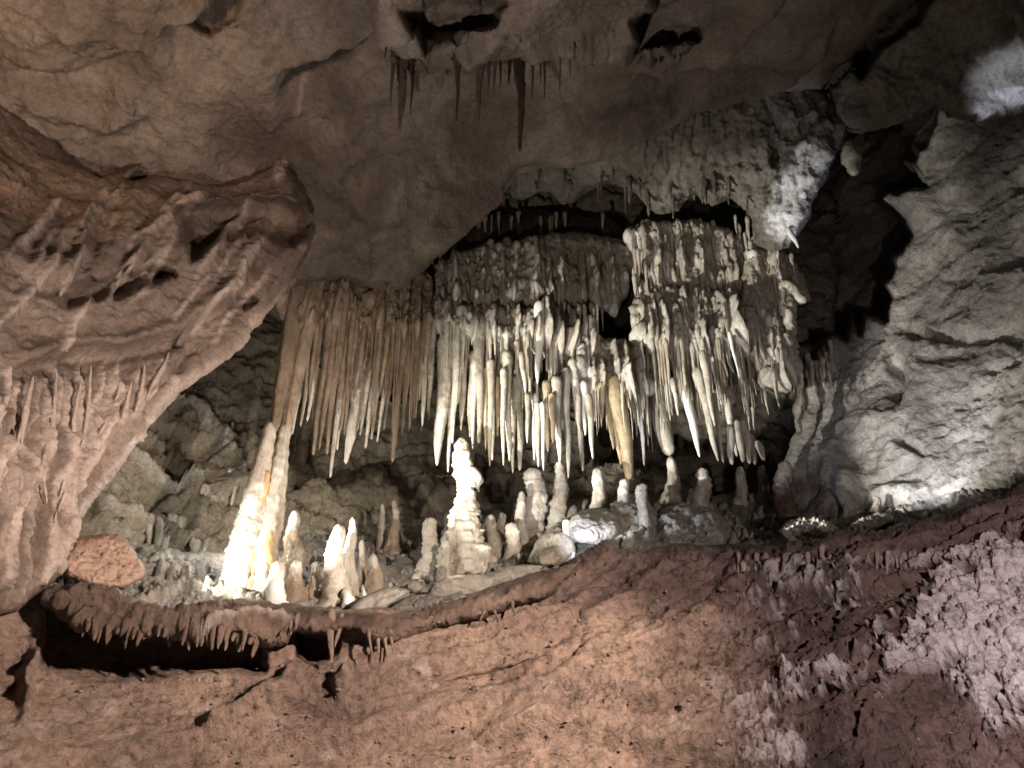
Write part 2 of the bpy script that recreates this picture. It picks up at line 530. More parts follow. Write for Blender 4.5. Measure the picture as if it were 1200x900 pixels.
def rough_relief(big=0.10, mid=0.045, fine=0.014, seed=10, sc=1.0, stretch=(1, 1, 1), ridged=0.0, flute=0.0, flute_sc=(9, 3, 0.8), fac=0.0, fac_sc=2.2, fac2=0.0):
    st = np.array(stretch)

    def f(p, X, Y):
        q = p * st * sc
        w = 0.12 * np.stack([fbm(q, 1.7, 2, seed + 31), fbm(q, 1.7, 2, seed + 32), fbm(q, 1.7, 2, seed + 33)], -1)
        q = q + w
        h = big * fbm(q, 0.9, 3, seed) * 1.7 + mid * fbm(q, 3.5, 5, seed + 5, gain=0.62) * 1.6
        h = h + fine * 1.3 * (fbm(q, 11, 3, seed + 9, 'billow', 0.7) + 1.1 * fbm(q, 19, 3, seed + 10, gain=.75))
        if ridged:
            h = h + ridged * fbm(q, 2.2, 4, seed + 13, 'ridged', 0.55)
        if flute:
            h = h + flute * fbm(p + w, flute_sc, 3, seed + 17, 'ridged', 0.5)
        if fac:
            h = h + fac * facets(q, fac_sc, seed + 21)
        if fac2:
            k = 0.35 + 0.65 * smooth(fbm(q, 1.1, 2, seed + 41), -.15, .2)
            h = h + fac2 * facets(q, fac_sc * 3.3, seed + 22) * k
        return h
    return f


# --- ceiling
sheet('ceiling', [(-260, -260), (1460, -260), (1300, -60), (1075, -5), (1005, 58), (978, 85), (962, 105), (900, 112), (830, 132), (780, 156), (740, 174), (690, 194), (640, 196), (605, 200),
                  (588, 235), (548, 272), (506, 302), (490, 322), (470, 345), (440, 345), (400, 335), (365, 340), (250, 370), (-260, 360)],
      [(-260, -260, 3.2), (600, -260, 3.3), (1450, -260, 3.4), (0, 0, 4.2), (300, 0, 4.3), (600, 0, 4.6), (900, 0, 5.0), (1200, 0, 5.6), (0, 150, 5.3), (300, 150, 5.7),
       (500, 150, 6.1), (700, 150, 6.7), (900, 100, 6.7), (400, 280, 6.9), (500, 290, 7.2), (600, 200, 7.2), (350, 320, 6.9), (0, 300, 6.2)],
      'ceiling', feats=[
          ('shelf', [(320, 78), (380, 66), (430, 36), (470, 0)], 0.22, 26), ('shelf', [(0, 60), (60, 80), (120, 74), (175, 58)], 0.12, 18), ('shelf', [(180, 45), (225, 30), (270, -5)], 0.25, 26),
          ('pit', [(218, 45), (245, 48), (275, 20), (290, -20), (262, -20), (240, 15)], 0.35, 10), ('pit', [(330, 97), (372, 84), (410, 70), (432, 50), (425, 42), (380, 66)], 0.3, 8),
          ('shelf', [(395, 205), (440, 190), (480, 178), (540, 170)], 0.08, 16), ('shelf', [(20, 110), (70, 140), (120, 150), (190, 130)], 0.10, 24), ('shelf', [(740, 80), (800, 75), (870, 40), (930, -10)], 0.3, 34),
          ('shelf', [(880, 118), (930, 100), (960, 60), (985, 20)], 0.12, 26), ('shelf', [(420, 290), (460, 280), (500, 262), (540, 235)], 0.10, 20), RI([(470, 250), (500, 235), (560, 220)], 10, 0.05),
          RI([(80, 165), (130, 150), (150, 120)], 12, 0.07), RI([(20, 40), (60, 30), (110, 45)], 14, 0.08), RI([(150, 20), (190, 55), (200, 90)], 12, 0.06),
          RI([(180, 40), (215, 30), (250, 10), (280, -20)], 14, -0.10),
          RI([(70, 75), (120, 65), (170, 60)], 4, -0.06), RI([(140, 78), (165, 66)], 5, -0.06),
          RI([(330, 95), (370, 80), (440, 62)], 5, -0.05),
          RI([(400, 200), (440, 188), (480, 176), (520, 172)], 4, -0.05),
          RI([(350, 140), (352, 105), (362, 80)], 3, 0.03, .5),
          RI([(420, 100), (440, 85), (460, 80)], 3, -0.05),
          RI([(640, 200), (740, 160), (820, 125), (960, 100)], 8, 0.05),
          RI([(500, 300), (560, 250), (600, 205)], 5, 0.05),
          RI([(790, 5), (850, 60), (950, 70)], 20, 0.08),
      ], relief=lambda p, X, Y: rough_relief(0.13, 0.04, 0.010, 20)(p, X, Y) + (0.35 + 0.65 * (1 - smooth(X, 150, 420))) * rough_relief(0, 0.05, 0.012, 21, ridged=0.05, fac=0.10, fac_sc=1.6, fac2=0.03)(p, X, Y), seed=3, step=2.8, roll_w=16, roll=0.5)

# a lower lobe of the ceiling whose lip carries the dark stalactites
sheet('ceiling_lobe', [(380, -260), (900, -260), (900, -20), (858, 5), (820, 50), (795, 64), (760, 74), (720, 62), (680, 60), (640, 72), (610, 72), (575, 84), (545, 92), (528, 84),
                       (500, 92), (478, 84), (462, 62), (450, 30), (430, 0)],
      [(430, 0, 3.7), (470, 80, 4.6), (545, 88, 4.8), (640, 70, 4.8), (760, 70, 4.9), (850, 0, 4.3), (600, 0, 4.0), (640, -260, 2.7), (380, -260, 2.7), (900, -260, 2.8)],
      'ceiling', feats=[RI([(530, 90), (560, 60), (590, 30), (640, 0)], 8, 0.08), ('pit', [(720, 62), (748, 38), (742, 20), (765, 6), (772, -60), (905, -60), (866, -4), (852, 26), (838, 34), (820, 48), (800, 50), (785, 64), (760, 60), (745, 68)], 2.2, 16),
                        ('pit', [(470, 10), (520, -10), (590, 0), (570, 30), (500, 50)], 0.8, 12), ('shelf', [(440, 20), (480, 60), (520, 65), (560, 30)], 0.2, 20), ('shelf', [(600, 66), (680, 52), (760, 62), (810, 40)], 0.25, 20)],
      relief=rough_relief(0.14, 0.06, 0.016, 25, fac=0.12, fac_sc=1.8, fac2=0.03), seed=5, roll_w=20, roll=0.5)

# grey ceiling boss, upper right
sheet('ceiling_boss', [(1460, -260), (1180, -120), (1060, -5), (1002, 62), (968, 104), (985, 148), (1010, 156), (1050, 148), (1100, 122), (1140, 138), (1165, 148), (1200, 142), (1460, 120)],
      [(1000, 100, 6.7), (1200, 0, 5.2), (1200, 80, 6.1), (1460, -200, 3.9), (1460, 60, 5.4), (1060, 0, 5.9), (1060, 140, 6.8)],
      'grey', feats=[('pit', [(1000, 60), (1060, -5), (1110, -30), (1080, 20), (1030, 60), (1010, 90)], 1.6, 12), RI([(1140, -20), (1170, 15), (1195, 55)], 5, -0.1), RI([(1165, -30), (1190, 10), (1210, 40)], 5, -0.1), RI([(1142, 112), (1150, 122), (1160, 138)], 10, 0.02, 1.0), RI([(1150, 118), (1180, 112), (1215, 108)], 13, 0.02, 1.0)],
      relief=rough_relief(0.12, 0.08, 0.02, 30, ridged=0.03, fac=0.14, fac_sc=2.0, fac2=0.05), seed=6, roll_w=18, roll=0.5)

# lintel hanging over the alcove
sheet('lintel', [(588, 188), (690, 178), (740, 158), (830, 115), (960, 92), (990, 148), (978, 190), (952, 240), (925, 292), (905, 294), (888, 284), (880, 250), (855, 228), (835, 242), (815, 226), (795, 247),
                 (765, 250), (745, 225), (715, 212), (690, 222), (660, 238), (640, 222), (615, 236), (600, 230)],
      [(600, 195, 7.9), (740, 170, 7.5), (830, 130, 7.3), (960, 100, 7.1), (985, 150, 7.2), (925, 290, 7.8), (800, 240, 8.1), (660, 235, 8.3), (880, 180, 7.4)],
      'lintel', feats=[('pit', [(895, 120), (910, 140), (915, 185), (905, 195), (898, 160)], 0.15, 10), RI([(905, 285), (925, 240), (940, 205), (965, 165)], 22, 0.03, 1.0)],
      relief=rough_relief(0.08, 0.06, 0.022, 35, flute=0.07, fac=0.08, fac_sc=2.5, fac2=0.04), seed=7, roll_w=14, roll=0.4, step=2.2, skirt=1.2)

# --- left wall with its hanging edge
LW = [(-260, 60), (0, 95), (60, 160), (120, 205), (185, 175), (240, 165), (330, 158), (345, 200), (362, 250), (366, 285), (352, 315), (306, 375), (250, 430), (196, 468), (160, 515), (112, 580), (72, 645), (58, 690), (20, 720), (-260, 730)]
lw_feats = [
    ('shelf', [(20, 425), (80, 410), (140, 412), (200, 395), (250, 360), (300, 330)], 0.16, 26),
    ('shelf', [(0, 300), (60, 330), (110, 300)], 0.07, 20),
    ('shelf', [(190, 185), (240, 195), (290, 182), (335, 175)], 0.12, 24),
    ('shelf', [(230, 262), (280, 240), (340, 250), (370, 262)], 0.11, 30),
    RI([(250, 225), (215, 248), (190, 272), (140, 300)], 6, 0.07, .7), RI([(215, 235), (185, 262)], 5, 0.05, .5),
    RI([(100, 240), (90, 300), (60, 340)], 9, 0.05), RI([(160, 230), (150, 280), (110, 320)], 8, 0.05),
    ('pit', [(185, 178), (230, 186), (290, 172), (338, 166), (342, 180), (300, 190), (245, 206), (200, 202), (150, 215)], 0.8, 10), ('pit', [(205, 262), (250, 246), (300, 232), (352, 248), (366, 268), (345, 284), (300, 268), (250, 288), (222, 306)], 0.6, 14), ('pit', [(60, 345), (110, 330), (190, 318), (205, 326), (150, 345), (80, 362)], 0.4, 12), ('pit', [(80, 405), (140, 408), (210, 390), (215, 400), (150, 420), (90, 418)], 0.15, 8),
    ('pit', [(270, 348), (300, 344), (305, 352), (288, 362)], 0.2, 6),
    RI([(240, 362), (262, 348), (280, 344)], 4, 0.05, .8), RI([(232, 400), (215, 425), (205, 450)], 4, -0.08),
    RI([(355, 318), (306, 372), (250, 427), (196, 466), (160, 512), (112, 577), (70, 645)], 7, 0.06, .75),
]
def flow_line(x, y, l, dx):
    n = 5; ph = random.uniform(0, 6)
    return [(x + dx * l * k / n + 3.5 * math.sin(ph + k * 1.3), y + l * k / n * math.sqrt(max(0.1, 1 - dx * dx))) for k in range(n + 1)]


for k in range(62):     # draped ribs running down the wall
    x = random.uniform(-220, 225); y = random.uniform(408, 560) if k % 3 else random.uniform(405, 425); l = random.uniform(70, 210)
    lean = -0.10 - 0.34 * max(0, x) / 225
    if x > 230 - (y - 400) * 0.7 - 10: continue
    w = random.uniform(2.2, 4.5)
    lw_feats.append(RI(flow_line(x, y, l, lean), w, w * random.uniform(0.009, 0.017), random.choice([0, .4, .7, .9])))
for k in range(60):     # slanting flutes above the overhang
    x = random.uniform(-200, 330); y = random.uniform(205, 320); l = random.uniform(50, 130)
    w = random.uniform(2.5, 6)
    lw_feats.append(RI(flow_line(x, y, l, -0.6), w, w * random.uniform(0.004, 0.009), random.choice([0, .3, .5, .7])))
RIBS = [[(92, 300), (82, 322), (67, 352)], [(163, 300), (143, 327), (133, 337), (125, 358)], [(100, 353), (85, 387), (77, 413)], [(67, 433), (62, 500), (50, 553), (55, 590)],
        [(107, 427), (103, 487), (97, 530), (77, 577), (67, 600)], [(97, 440), (87, 487), (87, 527), (70, 583)], [(143, 443), (133, 483), (113, 517), (98, 545)], [(155, 447), (147, 480), (142, 500)], [(170, 427), (165, 467), (155, 490)],
        [(200, 413), (185, 440), (170, 470)], [(25, 500), (13, 547), (13, 600)], [(67, 600), (55, 650), (43, 690)], [(20, 600), (8, 650), (0, 690)], [(330, 165), (325, 190), (322, 212)], [(345, 150), (335, 185), (322, 215)], [(285, 305), (283, 330), (276, 340)], [(40, 440), (30, 480), (25, 520)]]
for r_ in RIBS:
    lw_feats.append(RI(r_, 5, 0.03, .7))
sheet('left_wall', LW,
      [(-260, 60, 4.3), (0, 100, 5.0), (60, 160, 5.3), (120, 207, 5.5), (330, 160, 5.9), (365, 270, 6.0), (300, 375, 5.7), (196, 468, 5.2), (112, 580, 4.9), (60, 680, 4.7), (0, 300, 4.2), (0, 450, 4.0), (0, 600, 4.1), (0, 715, 4.4),
       (-260, 300, 3.2), (-260, 700, 3.4), (150, 330, 5.0), (100, 450, 4.7), (240, 280, 5.5)],
      'left', feats=lw_feats, relief=rough_relief(0.12, 0.045, 0.012, 40, fac=0.03, fac_sc=2.0, fac2=0.012), seed=8, roll_w=16, roll=0.4, step=2.4)

# --- right wall
sheet('right_wall', [(900, 130), (985, 135), (1050, 130), (1100, 90), (1200, 60), (1460, 30), (1460, 650), (1200, 640), (1080, 660), (895, 670), (902, 600), (908, 565), (918, 540), (934, 505), (928, 480), (940, 445), (934, 405), (905, 380), (880, 200)],
      [(880, 200, 9.6), (900, 400, 9.8), (880, 640, 9.0), (1000, 300, 9.0), (1000, 420, 8.5), (1000, 590, 7.9), (1200, 150, 7.0), (1200, 400, 6.8), (1200, 580, 6.6), (1460, 300, 5.2), (1460, 630, 5.2), (1100, 140, 7.9), (1100, 400, 7.6)],
      'grey', feats=[
          ('pit', [(922, 300), (945, 262), (962, 232), (985, 205), (1005, 185), (1030, 172), (1045, 140), (1055, 118), (1104, 112), (1094, 146), (1080, 168), (1068, 180), (1056, 188), (1070, 203), (1086, 224), (1060, 228), (1038, 222), (1034, 238), (1050, 246), (1064, 258), (1070, 275), (1062, 292), (1046, 300), (1042, 318), (1036, 332), (1044, 352), (1036, 374), (1016, 370), (1008, 388), (998, 370), (990, 396), (970, 396), (950, 404), (925, 402), (912, 340)], 2.6, 13),  # recess cut to the outline of the formation's cast shadow
          RI([(1040, 415), (1048, 440), (1045, 470)], 8, -0.22), RI([(1070, 478), (1058, 500), (1052, 512), (1068, 520), (1082, 530), (1055, 548), (1015, 568)], 4, -0.16),
          RI([(1040, 378), (1080, 385), (1130, 392), (1200, 380)], 7, -0.12), RI([(1150, 430), (1200, 420)], 5, -0.1),
          RI([(985, 525), (990, 550), (1000, 575), (1003, 600)], 8, 0.16), RI([(1003, 555), (1010, 580)], 5, 0.12), RI([(985, 575), (992, 610)], 5, -0.14), RI([(1015, 565), (1008, 600)], 4, -0.12),
          RI([(1020, 590), (1050, 578), (1075, 580)], 14, 0.14), RI([(1080, 310), (1100, 280), (1140, 270)], 20, 0.10),
          RI([(1040, 225), (1080, 235), (1105, 260)], 14, 0.10), RI([(960, 430), (975, 410), (990, 400)], 10, 0.15),
      ], relief=rough_relief(0.16, 0.06, 0.016, 45, stretch=(1, 1, 1.2), fac=0.07, fac_sc=1.3, fac2=0.03), seed=9, roll_w=12, roll=0.3, step=2.4)

# --- back wall of the alcove
sheet('back_wall', [(40, 170), (980, 170), (980, 690), (40, 710)],
      [(60, 200, 9.5), (60, 640, 7.6), (150, 550, 8.4), (300, 450, 9.6), (300, 660, 8.8), (450, 560, 9.8), (450, 640, 9.4), (600, 550, 9.9), (600, 620, 9.7), (600, 200, 10.6), (900, 200, 10.4), (900, 600, 9.8), (300, 300, 9.8), (760, 500, 10.4)],
      'back', feats=[
          RI([(200, 462), (235, 480), (262, 505), (268, 530)], 9, 0.22, .6), RI([(180, 500), (240, 520), (262, 545)], 12, -0.2),
          RI([(140, 545), (190, 565), (240, 580), (262, 590)], 7, 0.22, .6), RI([(150, 575), (200, 598), (230, 615)], 10, -0.22),
          RI([(110, 590), (150, 600), (190, 612)], 8, 0.15, .5), ('pit', [(690, 430), (800, 430), (930, 420), (960, 560), (925, 615), (830, 590), (780, 555), (690, 535)], 2.2, 14), ('pit', [(345, 470), (430, 480), (520, 500), (520, 545), (430, 560), (350, 560)], 0.9, 20), ('pit', [(460, 545), (520, 555), (525, 575), (480, 580), (450, 570)], 0.6, 12),  # deep pits added to keep the wall dark behind the stalactites
          ('pit', [(560, 530), (600, 560), (600, 590), (575, 600), (560, 570)], 0.5, 10), ('shelf', [(430, 590), (480, 580), (560, 590)], 0.2, 18),
      ], relief=rough_relief(0.16, 0.10, 0.03, 50, stretch=(1, 1, 1.7), fac=0.35, fac_sc=1.5, fac2=0.10), seed=11, step=2.8)

# --- ledge front
def ledge_crust(p, X, Y):
    top = np.interp(X, [760, 860, 1000, 1100, 1200, 1460], [655, 652, 650, 634, 614, 560])
    wgt = smooth(X, 800, 950) * smooth(Y - top, 0, 22)
    n = fbm(p, 2.0, 5, 71, 'fbm', 0.66)
    n2 = fbm(p, 9.0, 4, 75, 'billow', 0.75)
    thr = 0.10 - 0.24 * smooth(X, 1000, 1180) - 0.12 * smooth(X, 1050, 1110) * (1 - smooth(Y, 700, 790))
    m = smooth(n + 0.34 * n2 + 0.2 * fbm(p, 26.0, 2, 77), thr, thr + 0.16) * wgt
    # a smooth mud slab bare of crust, low on the right
    slab = smooth(-poly_sd(X, Y, [(1045, 790), (1100, 780), (1150, 830), (1200, 930), (1080, 960), (1030, 870)]), -6, 14)
    m = m * (1 - slab)
    m0 = smooth(fbm(p, 3.5, 4, 81), 0.16, 0.26) * 0.35 * (1 - wgt) * smooth(Y, 740, 790)
    return np.maximum(m, m0), m * (0.05 + 0.05 * n2)


def ledge_clay(p, X, Y):
    return smooth(Y, 690, 730) * (1 - smooth(X, 760, 1000)) * (0.55 + 0.9 * fbm(p, 1.3, 3, 91)) + 0.0


def ledge_pits(p):
    n = fbm(p * np.array((1, 1, 1.8)), 3.0, 4, 95, gain=.65)
    return -0.07 * smooth(n, 0.16, 0.30)


def ledge_relief(p, X, Y):
    rgt = smooth(X, 480, 860)
    base = 0.10 * 1.7 * fbm(p, 0.9, 3, 60) + 0.06 * fbm(p, 3.0, 4, 61, gain=.6) * (0.6 + .6 * rgt)
    base = base + ledge_pits(p) * (0.15 + 0.6 * rgt)
    # beds that climb to the right
    wv = 0.10 * np.stack([fbm(p, 1.6, 3, 56), fbm(p, 1.6, 3, 57), fbm(p, 1.6, 3, 58)], -1)
    q = p + wv
    v = q[:, 2] - (0.12 + 0.25 * rgt) * q[:, 0]
    s1 = np.stack([q[:, 0] * 0.45, q[:, 1] * 0.45, v * 3.2], -1)
    band = fbm(s1, 1.5, 4, 63, gain=.6)
    step_ = np.tanh(4 * band) * 0.5
    s2 = np.stack([q[:, 0] * 1.3, q[:, 1] * 1.3, v * 4.2], -1)
    base = base + (0.05 + 0.05 * rgt) * step_ + (0.018 + 0.10 * rgt * (1 - 0.5 * smooth(X, 950, 1100))) * facets(s2, 2.3, 67, .6) + (0.010 + 0.035 * rgt) * facets(s2, 5.5, 65, .6)
    base = base + (0.009 + 0.018 * rgt) * fbm(p, 14, 4, 68, 'billow', .75) + 0.03 * smooth(X, 900, 1050) * fbm(p, 4.0, 4, 69, 'ridged', .65)
    return base


led_feats = [
    ('pit', [(44, 695), (62, 705), (80, 715), (110, 722), (150, 730), (210, 735), (300, 735), (310, 782), (230, 788), (150, 792), (95, 795), (60, 788), (42, 765)], 0.34, 14),
    ('pit', [(345, 735), (400, 745), (395, 760), (360, 775), (345, 765)], 0.5, 8),
    ('pit', [(745, 790), (800, 760), (860, 738), (870, 750), (800, 785), (760, 805)], 0.12, 14), ('pit', [(520, 800), (580, 780), (640, 768), (600, 795), (540, 812)], 0.12, 8),
    ('pit', [(655, 700), (760, 640), (790, 640), (730, 690), (680, 715)], 0.16, 14),
    RI([(430, 775), (520, 745), (600, 730), (680, 700)], 6, 0.10),
    RI([(330, 800), (300, 825), (270, 845), (235, 860)], 12, 0.12), RI([(340, 780), (335, 810), (315, 830)], 8, 0.10),
    RI([(405, 790), (400, 808), (390, 812)], 10, 0.16), RI([(45, 700), (44, 760), (30, 800), (22, 860)], 8, 0.14),
    RI([(330, 822), (380, 830), (440, 838)], 4, -0.08), RI([(0, 800), (40, 790), (110, 790), (180, 785), (270, 790)], 8, 0.07),
    ('shelf', [(330, 866), (420, 862), (520, 845), (600, 815)], 0.07, 40),
    ('shelf', [(640, 800), (700, 770), (800, 745), (880, 710)], 0.12, 26), ('shelf', [(700, 830), (780, 815), (860, 790)], 0.10, 22),
    ('shelf', [(820, 690), (900, 700), (1010, 690), (1080, 680)], 0.10, 30),
    ('shelf', [(480, 790), (560, 765), (640, 740), (700, 700)], 0.09, 20),
    ('shelf', [(560, 865), (680, 850), (760, 870), (860, 880)], 0.12, 40),
]
sheet('ledge', [(-260, 700), (0, 690), (42, 690), (60, 686), (130, 697), (190, 714), (260, 704), (330, 708), (400, 716), (470, 718), (520, 704), (560, 694), (620, 676), (660, 664), (695, 640), (712, 634), (725, 648), (760, 648), (800, 641), (870, 642), (930, 640), (1000, 628), (1060, 612), (1110, 598), (1200, 566), (1460, 510), (1460, 1160), (-260, 1160)],
      [(-260, 690, 4.5), (0, 700, 4.9), (60, 690, 5.15), (200, 720, 5.4), (450, 730, 5.7), (600, 690, 5.9), (740, 650, 5.9), (900, 640, 5.8), (1050, 620, 5.4), (1200, 570, 4.9), (1450, 520, 4.2),
       (0, 800, 4.9), (200, 800, 5.3), (450, 800, 5.5), (700, 760, 5.6), (950, 720, 5.45), (1150, 680, 4.8),
       (0, 900, 4.6), (300, 900, 5.0), (600, 900, 5.1), (900, 900, 4.9), (1200, 900, 4.2), (1450, 900, 3.6), (-260, 1160, 3.6), (600, 1160, 4.2), (1450, 1160, 3.2)],
      'ledge', feats=led_feats, relief=ledge_relief, crust=ledge_crust, clay=ledge_clay, seed=13, roll_w=10, roll=0.3, step=2.2, jit=5)

# --- sloping floor behind the ledge
FLOOR_CTRL = [(-100, 740, 5.3), (60, 720, 5.5), (60, 660, 7.0), (300, 720, 5.9), (300, 680, 7.2), (450, 725, 6.0), (450, 640, 8.7), (600, 700, 6.2), (600, 640, 8.4), (600, 590, 9.8), (750, 655, 6.3), (750, 612, 7.9), (750, 585, 9.4), (900, 655, 6.3), (900, 615, 8.4),
              (1050, 630, 5.9), (1050, 600, 7.4), (1250, 580, 5.2), (1250, 540, 6.2), (1460, 540, 4.5)]
sheet('cave_floor', [(-150, 760), (-150, 640), (100, 635), (250, 650), (350, 640), (430, 612), (560, 592), (700, 580), (900, 578), (1080, 570), (1300, 500), (1460, 480), (1460, 680), (1000, 690), (740, 700), (600, 730), (450, 750)],
      FLOOR_CTRL, 'floor', relief=rough_relief(0.06, 0.06, 0.025, 55, fac=0.14, fac_sc=2.2, fac2=0.05), seed=12, roll_w=3, roll=0.05, step=2.4, behind=lambda X, Y: o_y['ledge'](X, Y) + 0.32 + 0.004 * np.clip(Y - 640, 0, 200))
floorY = o_y['cave_floor']


# --- overhanging flowstone rim on the left half of the ledge
rim_feats = [('shelf', [(60, 735), (120, 740), (200, 745), (300, 735), (340, 725)], 0.10, 18), RI([(50, 700), (130, 708), (190, 725), (240, 722)], 8, 0.08), RI([(230, 740), (290, 725), (345, 722)], 3, 0.06, .3),
             ('pit', [(190, 702), (208, 696), (213, 712), (206, 724), (194, 722)], 0.3, 6)]
for k in range(60):
    x = random.uniform(60, 460); y = random.uniform(712, 735); l = random.uniform(15, 40)
    rim_feats.append(RI([(x, y), (x - l * .35, y + l)], random.uniform(2.0, 3.5), random.uniform(0.008, 0.018)))
sheet('ledge_rim', [(47, 692), (80, 686), (130, 697), (190, 712), (215, 710), (260, 702), (300, 706), (400, 713), (455, 722), (520, 704), (580, 690), (650, 668), (690, 645), (672, 672), (640, 700), (600, 716), (560, 726), (500, 742), (470, 752), (440, 756), (415, 742), (385, 745), (345, 742), (335, 755), (310, 760), (288, 752), (260, 748), (200, 745), (140, 742), (98, 735), (72, 722), (54, 708)],
      [(50, 700, 4.85), (200, 715, 5.1), (200, 760, 5.0), (330, 710, 5.3), (330, 785, 5.0), (450, 730, 5.5), (560, 700, 5.7), (690, 650, 5.9)],
      'rim', feats=rim_feats, relief=rough_relief(0.04, 0.05, 0.016, 65, flute=0.012, flute_sc=(10, 4, 4)), seed=14, roll_w=12, roll=0.3, step=2.0, jit=5, skirt=0.9)

# ------------------------------------------------------------------ dripstone builders
def spindle(P0, P1, radii, seg=14, ring=0.025, lump=0.10, rib=0.0, rib_len=0.05, seed=0, flute=0.0, wob=0.3, flat=1.0, flare=0.0, dome=0.0):
    """closed turned form from P0 to P1; radii = [(t, metres), ...]; returns verts, quads and the t of each face"""
    P0 = np.asarray(P0, float); P1 = np.asarray(P1, float)
    L = np.linalg.norm(P1 - P0)
    ax = (P1 - P0) / L
    n = int(np.clip(L / ring, 10, 90))
    t = np.linspace(0, 1, n)
    rt = np.array([r[0] for r in radii]); rr = np.array([r[1] for r in radii])
    r = np.interp(t, rt, rr)
    k = max(1, n // 14)
    ker = np.ones(2 * k + 1) / (2 * k + 1)
    r = np.convolve(np.pad(r, k, 'edge'), ker, 'valid')
    if flare:
        r = r * (1 + flare * np.exp(-t * L / max(1.6 * rr.max(), 1e-3)))
    end = np.clip((1 - t) * L / max(r.mean() * 0.7, 1e-3), 0, 1)
    r = r * np.sqrt(np.clip(1 - (1 - end) ** 2, 0.0, 1)) + 1e-4
    if dome:
        st = np.clip(t * L / (dome * max(rr[0], rr[1])), 0, 1)
        r = r * (0.05 + 0.95 * np.sqrt(np.clip(1 - (1 - st) ** 2, 0, 1)))
    s = np.cross(ax, (0, 1, 0)); s /= np.linalg.norm(s)
    b = np.cross(s, ax)
    th = np.linspace(0, 2 * np.pi, seg, endpoint=False)
    rg = np.random.default_rng(seed)
    ph = rg.uniform(0, 6.28, 6)
    rad = r[:, None] * np.ones(seg)[None]
    if rib:
        z = t[:, None] * L / rib_len + 0.25 * np.sin(th[None] + ph[2]) + 0.12 * np.sin(3 * th[None] + ph[4])
        z = z + 0.9 * np.sin(z * 0.41 + ph[1]) + 0.5 * np.sin(z * 0.93 + ph[5])
        am = 0.5 + 0.5 * np.sin(z * 0.6 + ph[3])
        rad = rad * (1 + rib * am * (np.abs(np.sin(z * np.pi + ph[0])) - 0.5))
    if flute:
        rad = rad * (1 + flute * np.cos(th[None] * rg.integers(4, 7) + ph[3] + 0.6 * np.sin(t[:, None] * 5 + ph[4])))
    base = P0[None] + ax[None] * (t * L)[:, None]
    wv = wob * r.mean()
    base = base + s[None] * (wv * np.sin(t * 6 + ph[0]) * np.sin(t * np.pi))[:, None] + b[None] * (wv * np.sin(t * 5 + ph[1]) * np.sin(t * np.pi))[:, None]
    dirs = np.cos(th)[:, None] * s[None] + flat * np.sin(th)[:, None] * b[None]
    V = base[:, None] + rad[..., None] * dirs[None]
    if lump:
        q = V.reshape(-1, 3) + rg.uniform(0, 50, 3)
        rm = max(r.mean(), 0.01)
        h = 0.9 * fbm(q * np.array((1, 1, 0.4)), 0.6 / rm, 2, 3) + 0.6 * fbm(q * np.array((1, 1, .7)), 1.7 / rm, 3, 5, 'billow', .65)
        V = V + (h.reshape(n, seg) * lump * rad)[..., None] * dirs[None]
    V = V.reshape(-1, 3)
    i = np.arange(n - 1)[:, None] * seg; j = np.arange(seg)[None]; j2 = (j + 1) % seg
    fq = np.stack([i + j, i + j2, i + seg + j2, i + seg + j], -1).reshape(-1, 4)
    ft = np.repeat(0.5 * (t[1:] + t[:-1]), seg)
    return V, fq, ft


PROF = {
    'icicle': [(0, 1.0), (0.06, .82), (.4, .60), (.75, .40), (1, .16)],
    'rod': [(0, 1.15), (.06, .95), (.2, .76), (.55, .62), (.85, .42), (1, .10)],
    'club': [(0, .75), (.08, 1.05), (.18, 1.05), (.30, .72), (.45, .58), (.8, .44), (.93, .30), (1, .10)],
    'carrot': [(0, 1.0), (.1, 1.05), (.5, .85), (.85, .62), (1, .45)],
    'spike': [(0, 1.2), (.08, .75), (.5, .45), (1, .10)],
    'tooth': [(0, 1.0), (.5, .8), (1, .35)],
    'mite': [(0, 1.2), (.12, 1.0), (.5, .85), (.8, .68), (1, .45)],
    'dome': [(0, 1.05), (.3, 1.0), (.7, .9), (1, .7)],
    'cone': [(0, 1.3), (.15, 1.0), (.6, .62), (1, .28)],
}
_seed = [100]


def drip(name, P0, P1, r, prof, mat, label, cat, group=None, tip=None, tip_mat='white', tip_name='tip', **kw):
    """one stalactite or stalagmite; tip = t from which a paler tip is a part of its own"""
    _seed[0] += 1
    pr = [(a, b * r) for a, b in (PROF[prof] if isinstance(prof, str) else prof)]
    V, fq, ft = spindle(P0, P1, pr, seed=_seed[0], **kw)
    if tip is None:
        o = mesh_obj(name, V, fq, mat, loc=P0)
    else:                           # pale end fades in: wet calcite tips, and lamplight painted on tips and caps
        sg = kw.get('seg', 14)
        tv = np.repeat(np.linspace(0, 1, len(V) // sg), sg)
        cr = smooth(tv + 0.05 * np.random.default_rng(_seed[0]).normal(size=len(V)), tip - 0.22, tip + 0.02)
        f1 = fq[ft < tip]; u = np.unique(f1); rm = np.full(len(V), -1); rm[u] = np.arange(len(u))
        o = mesh_obj(name, V[u], rm[f1], mat, loc=P0, attrs={'crust': cr[u]})
        f2 = fq[ft >= tip]; u = np.unique(f2); rm = np.full(len(V), -1); rm[u] = np.arange(len(u))
        mesh_obj(tip_name, V[u], rm[f2], mat, parent=o, loc=P0, attrs={'crust': cr[u]})
    return tag(o, label, cat, group)


ORD = "first second third fourth fifth sixth seventh eighth ninth tenth eleventh twelfth thirteenth fourteenth fifteenth sixteenth seventeenth eighteenth nineteenth twentieth".split()
PENDING = []
U = random.uniform


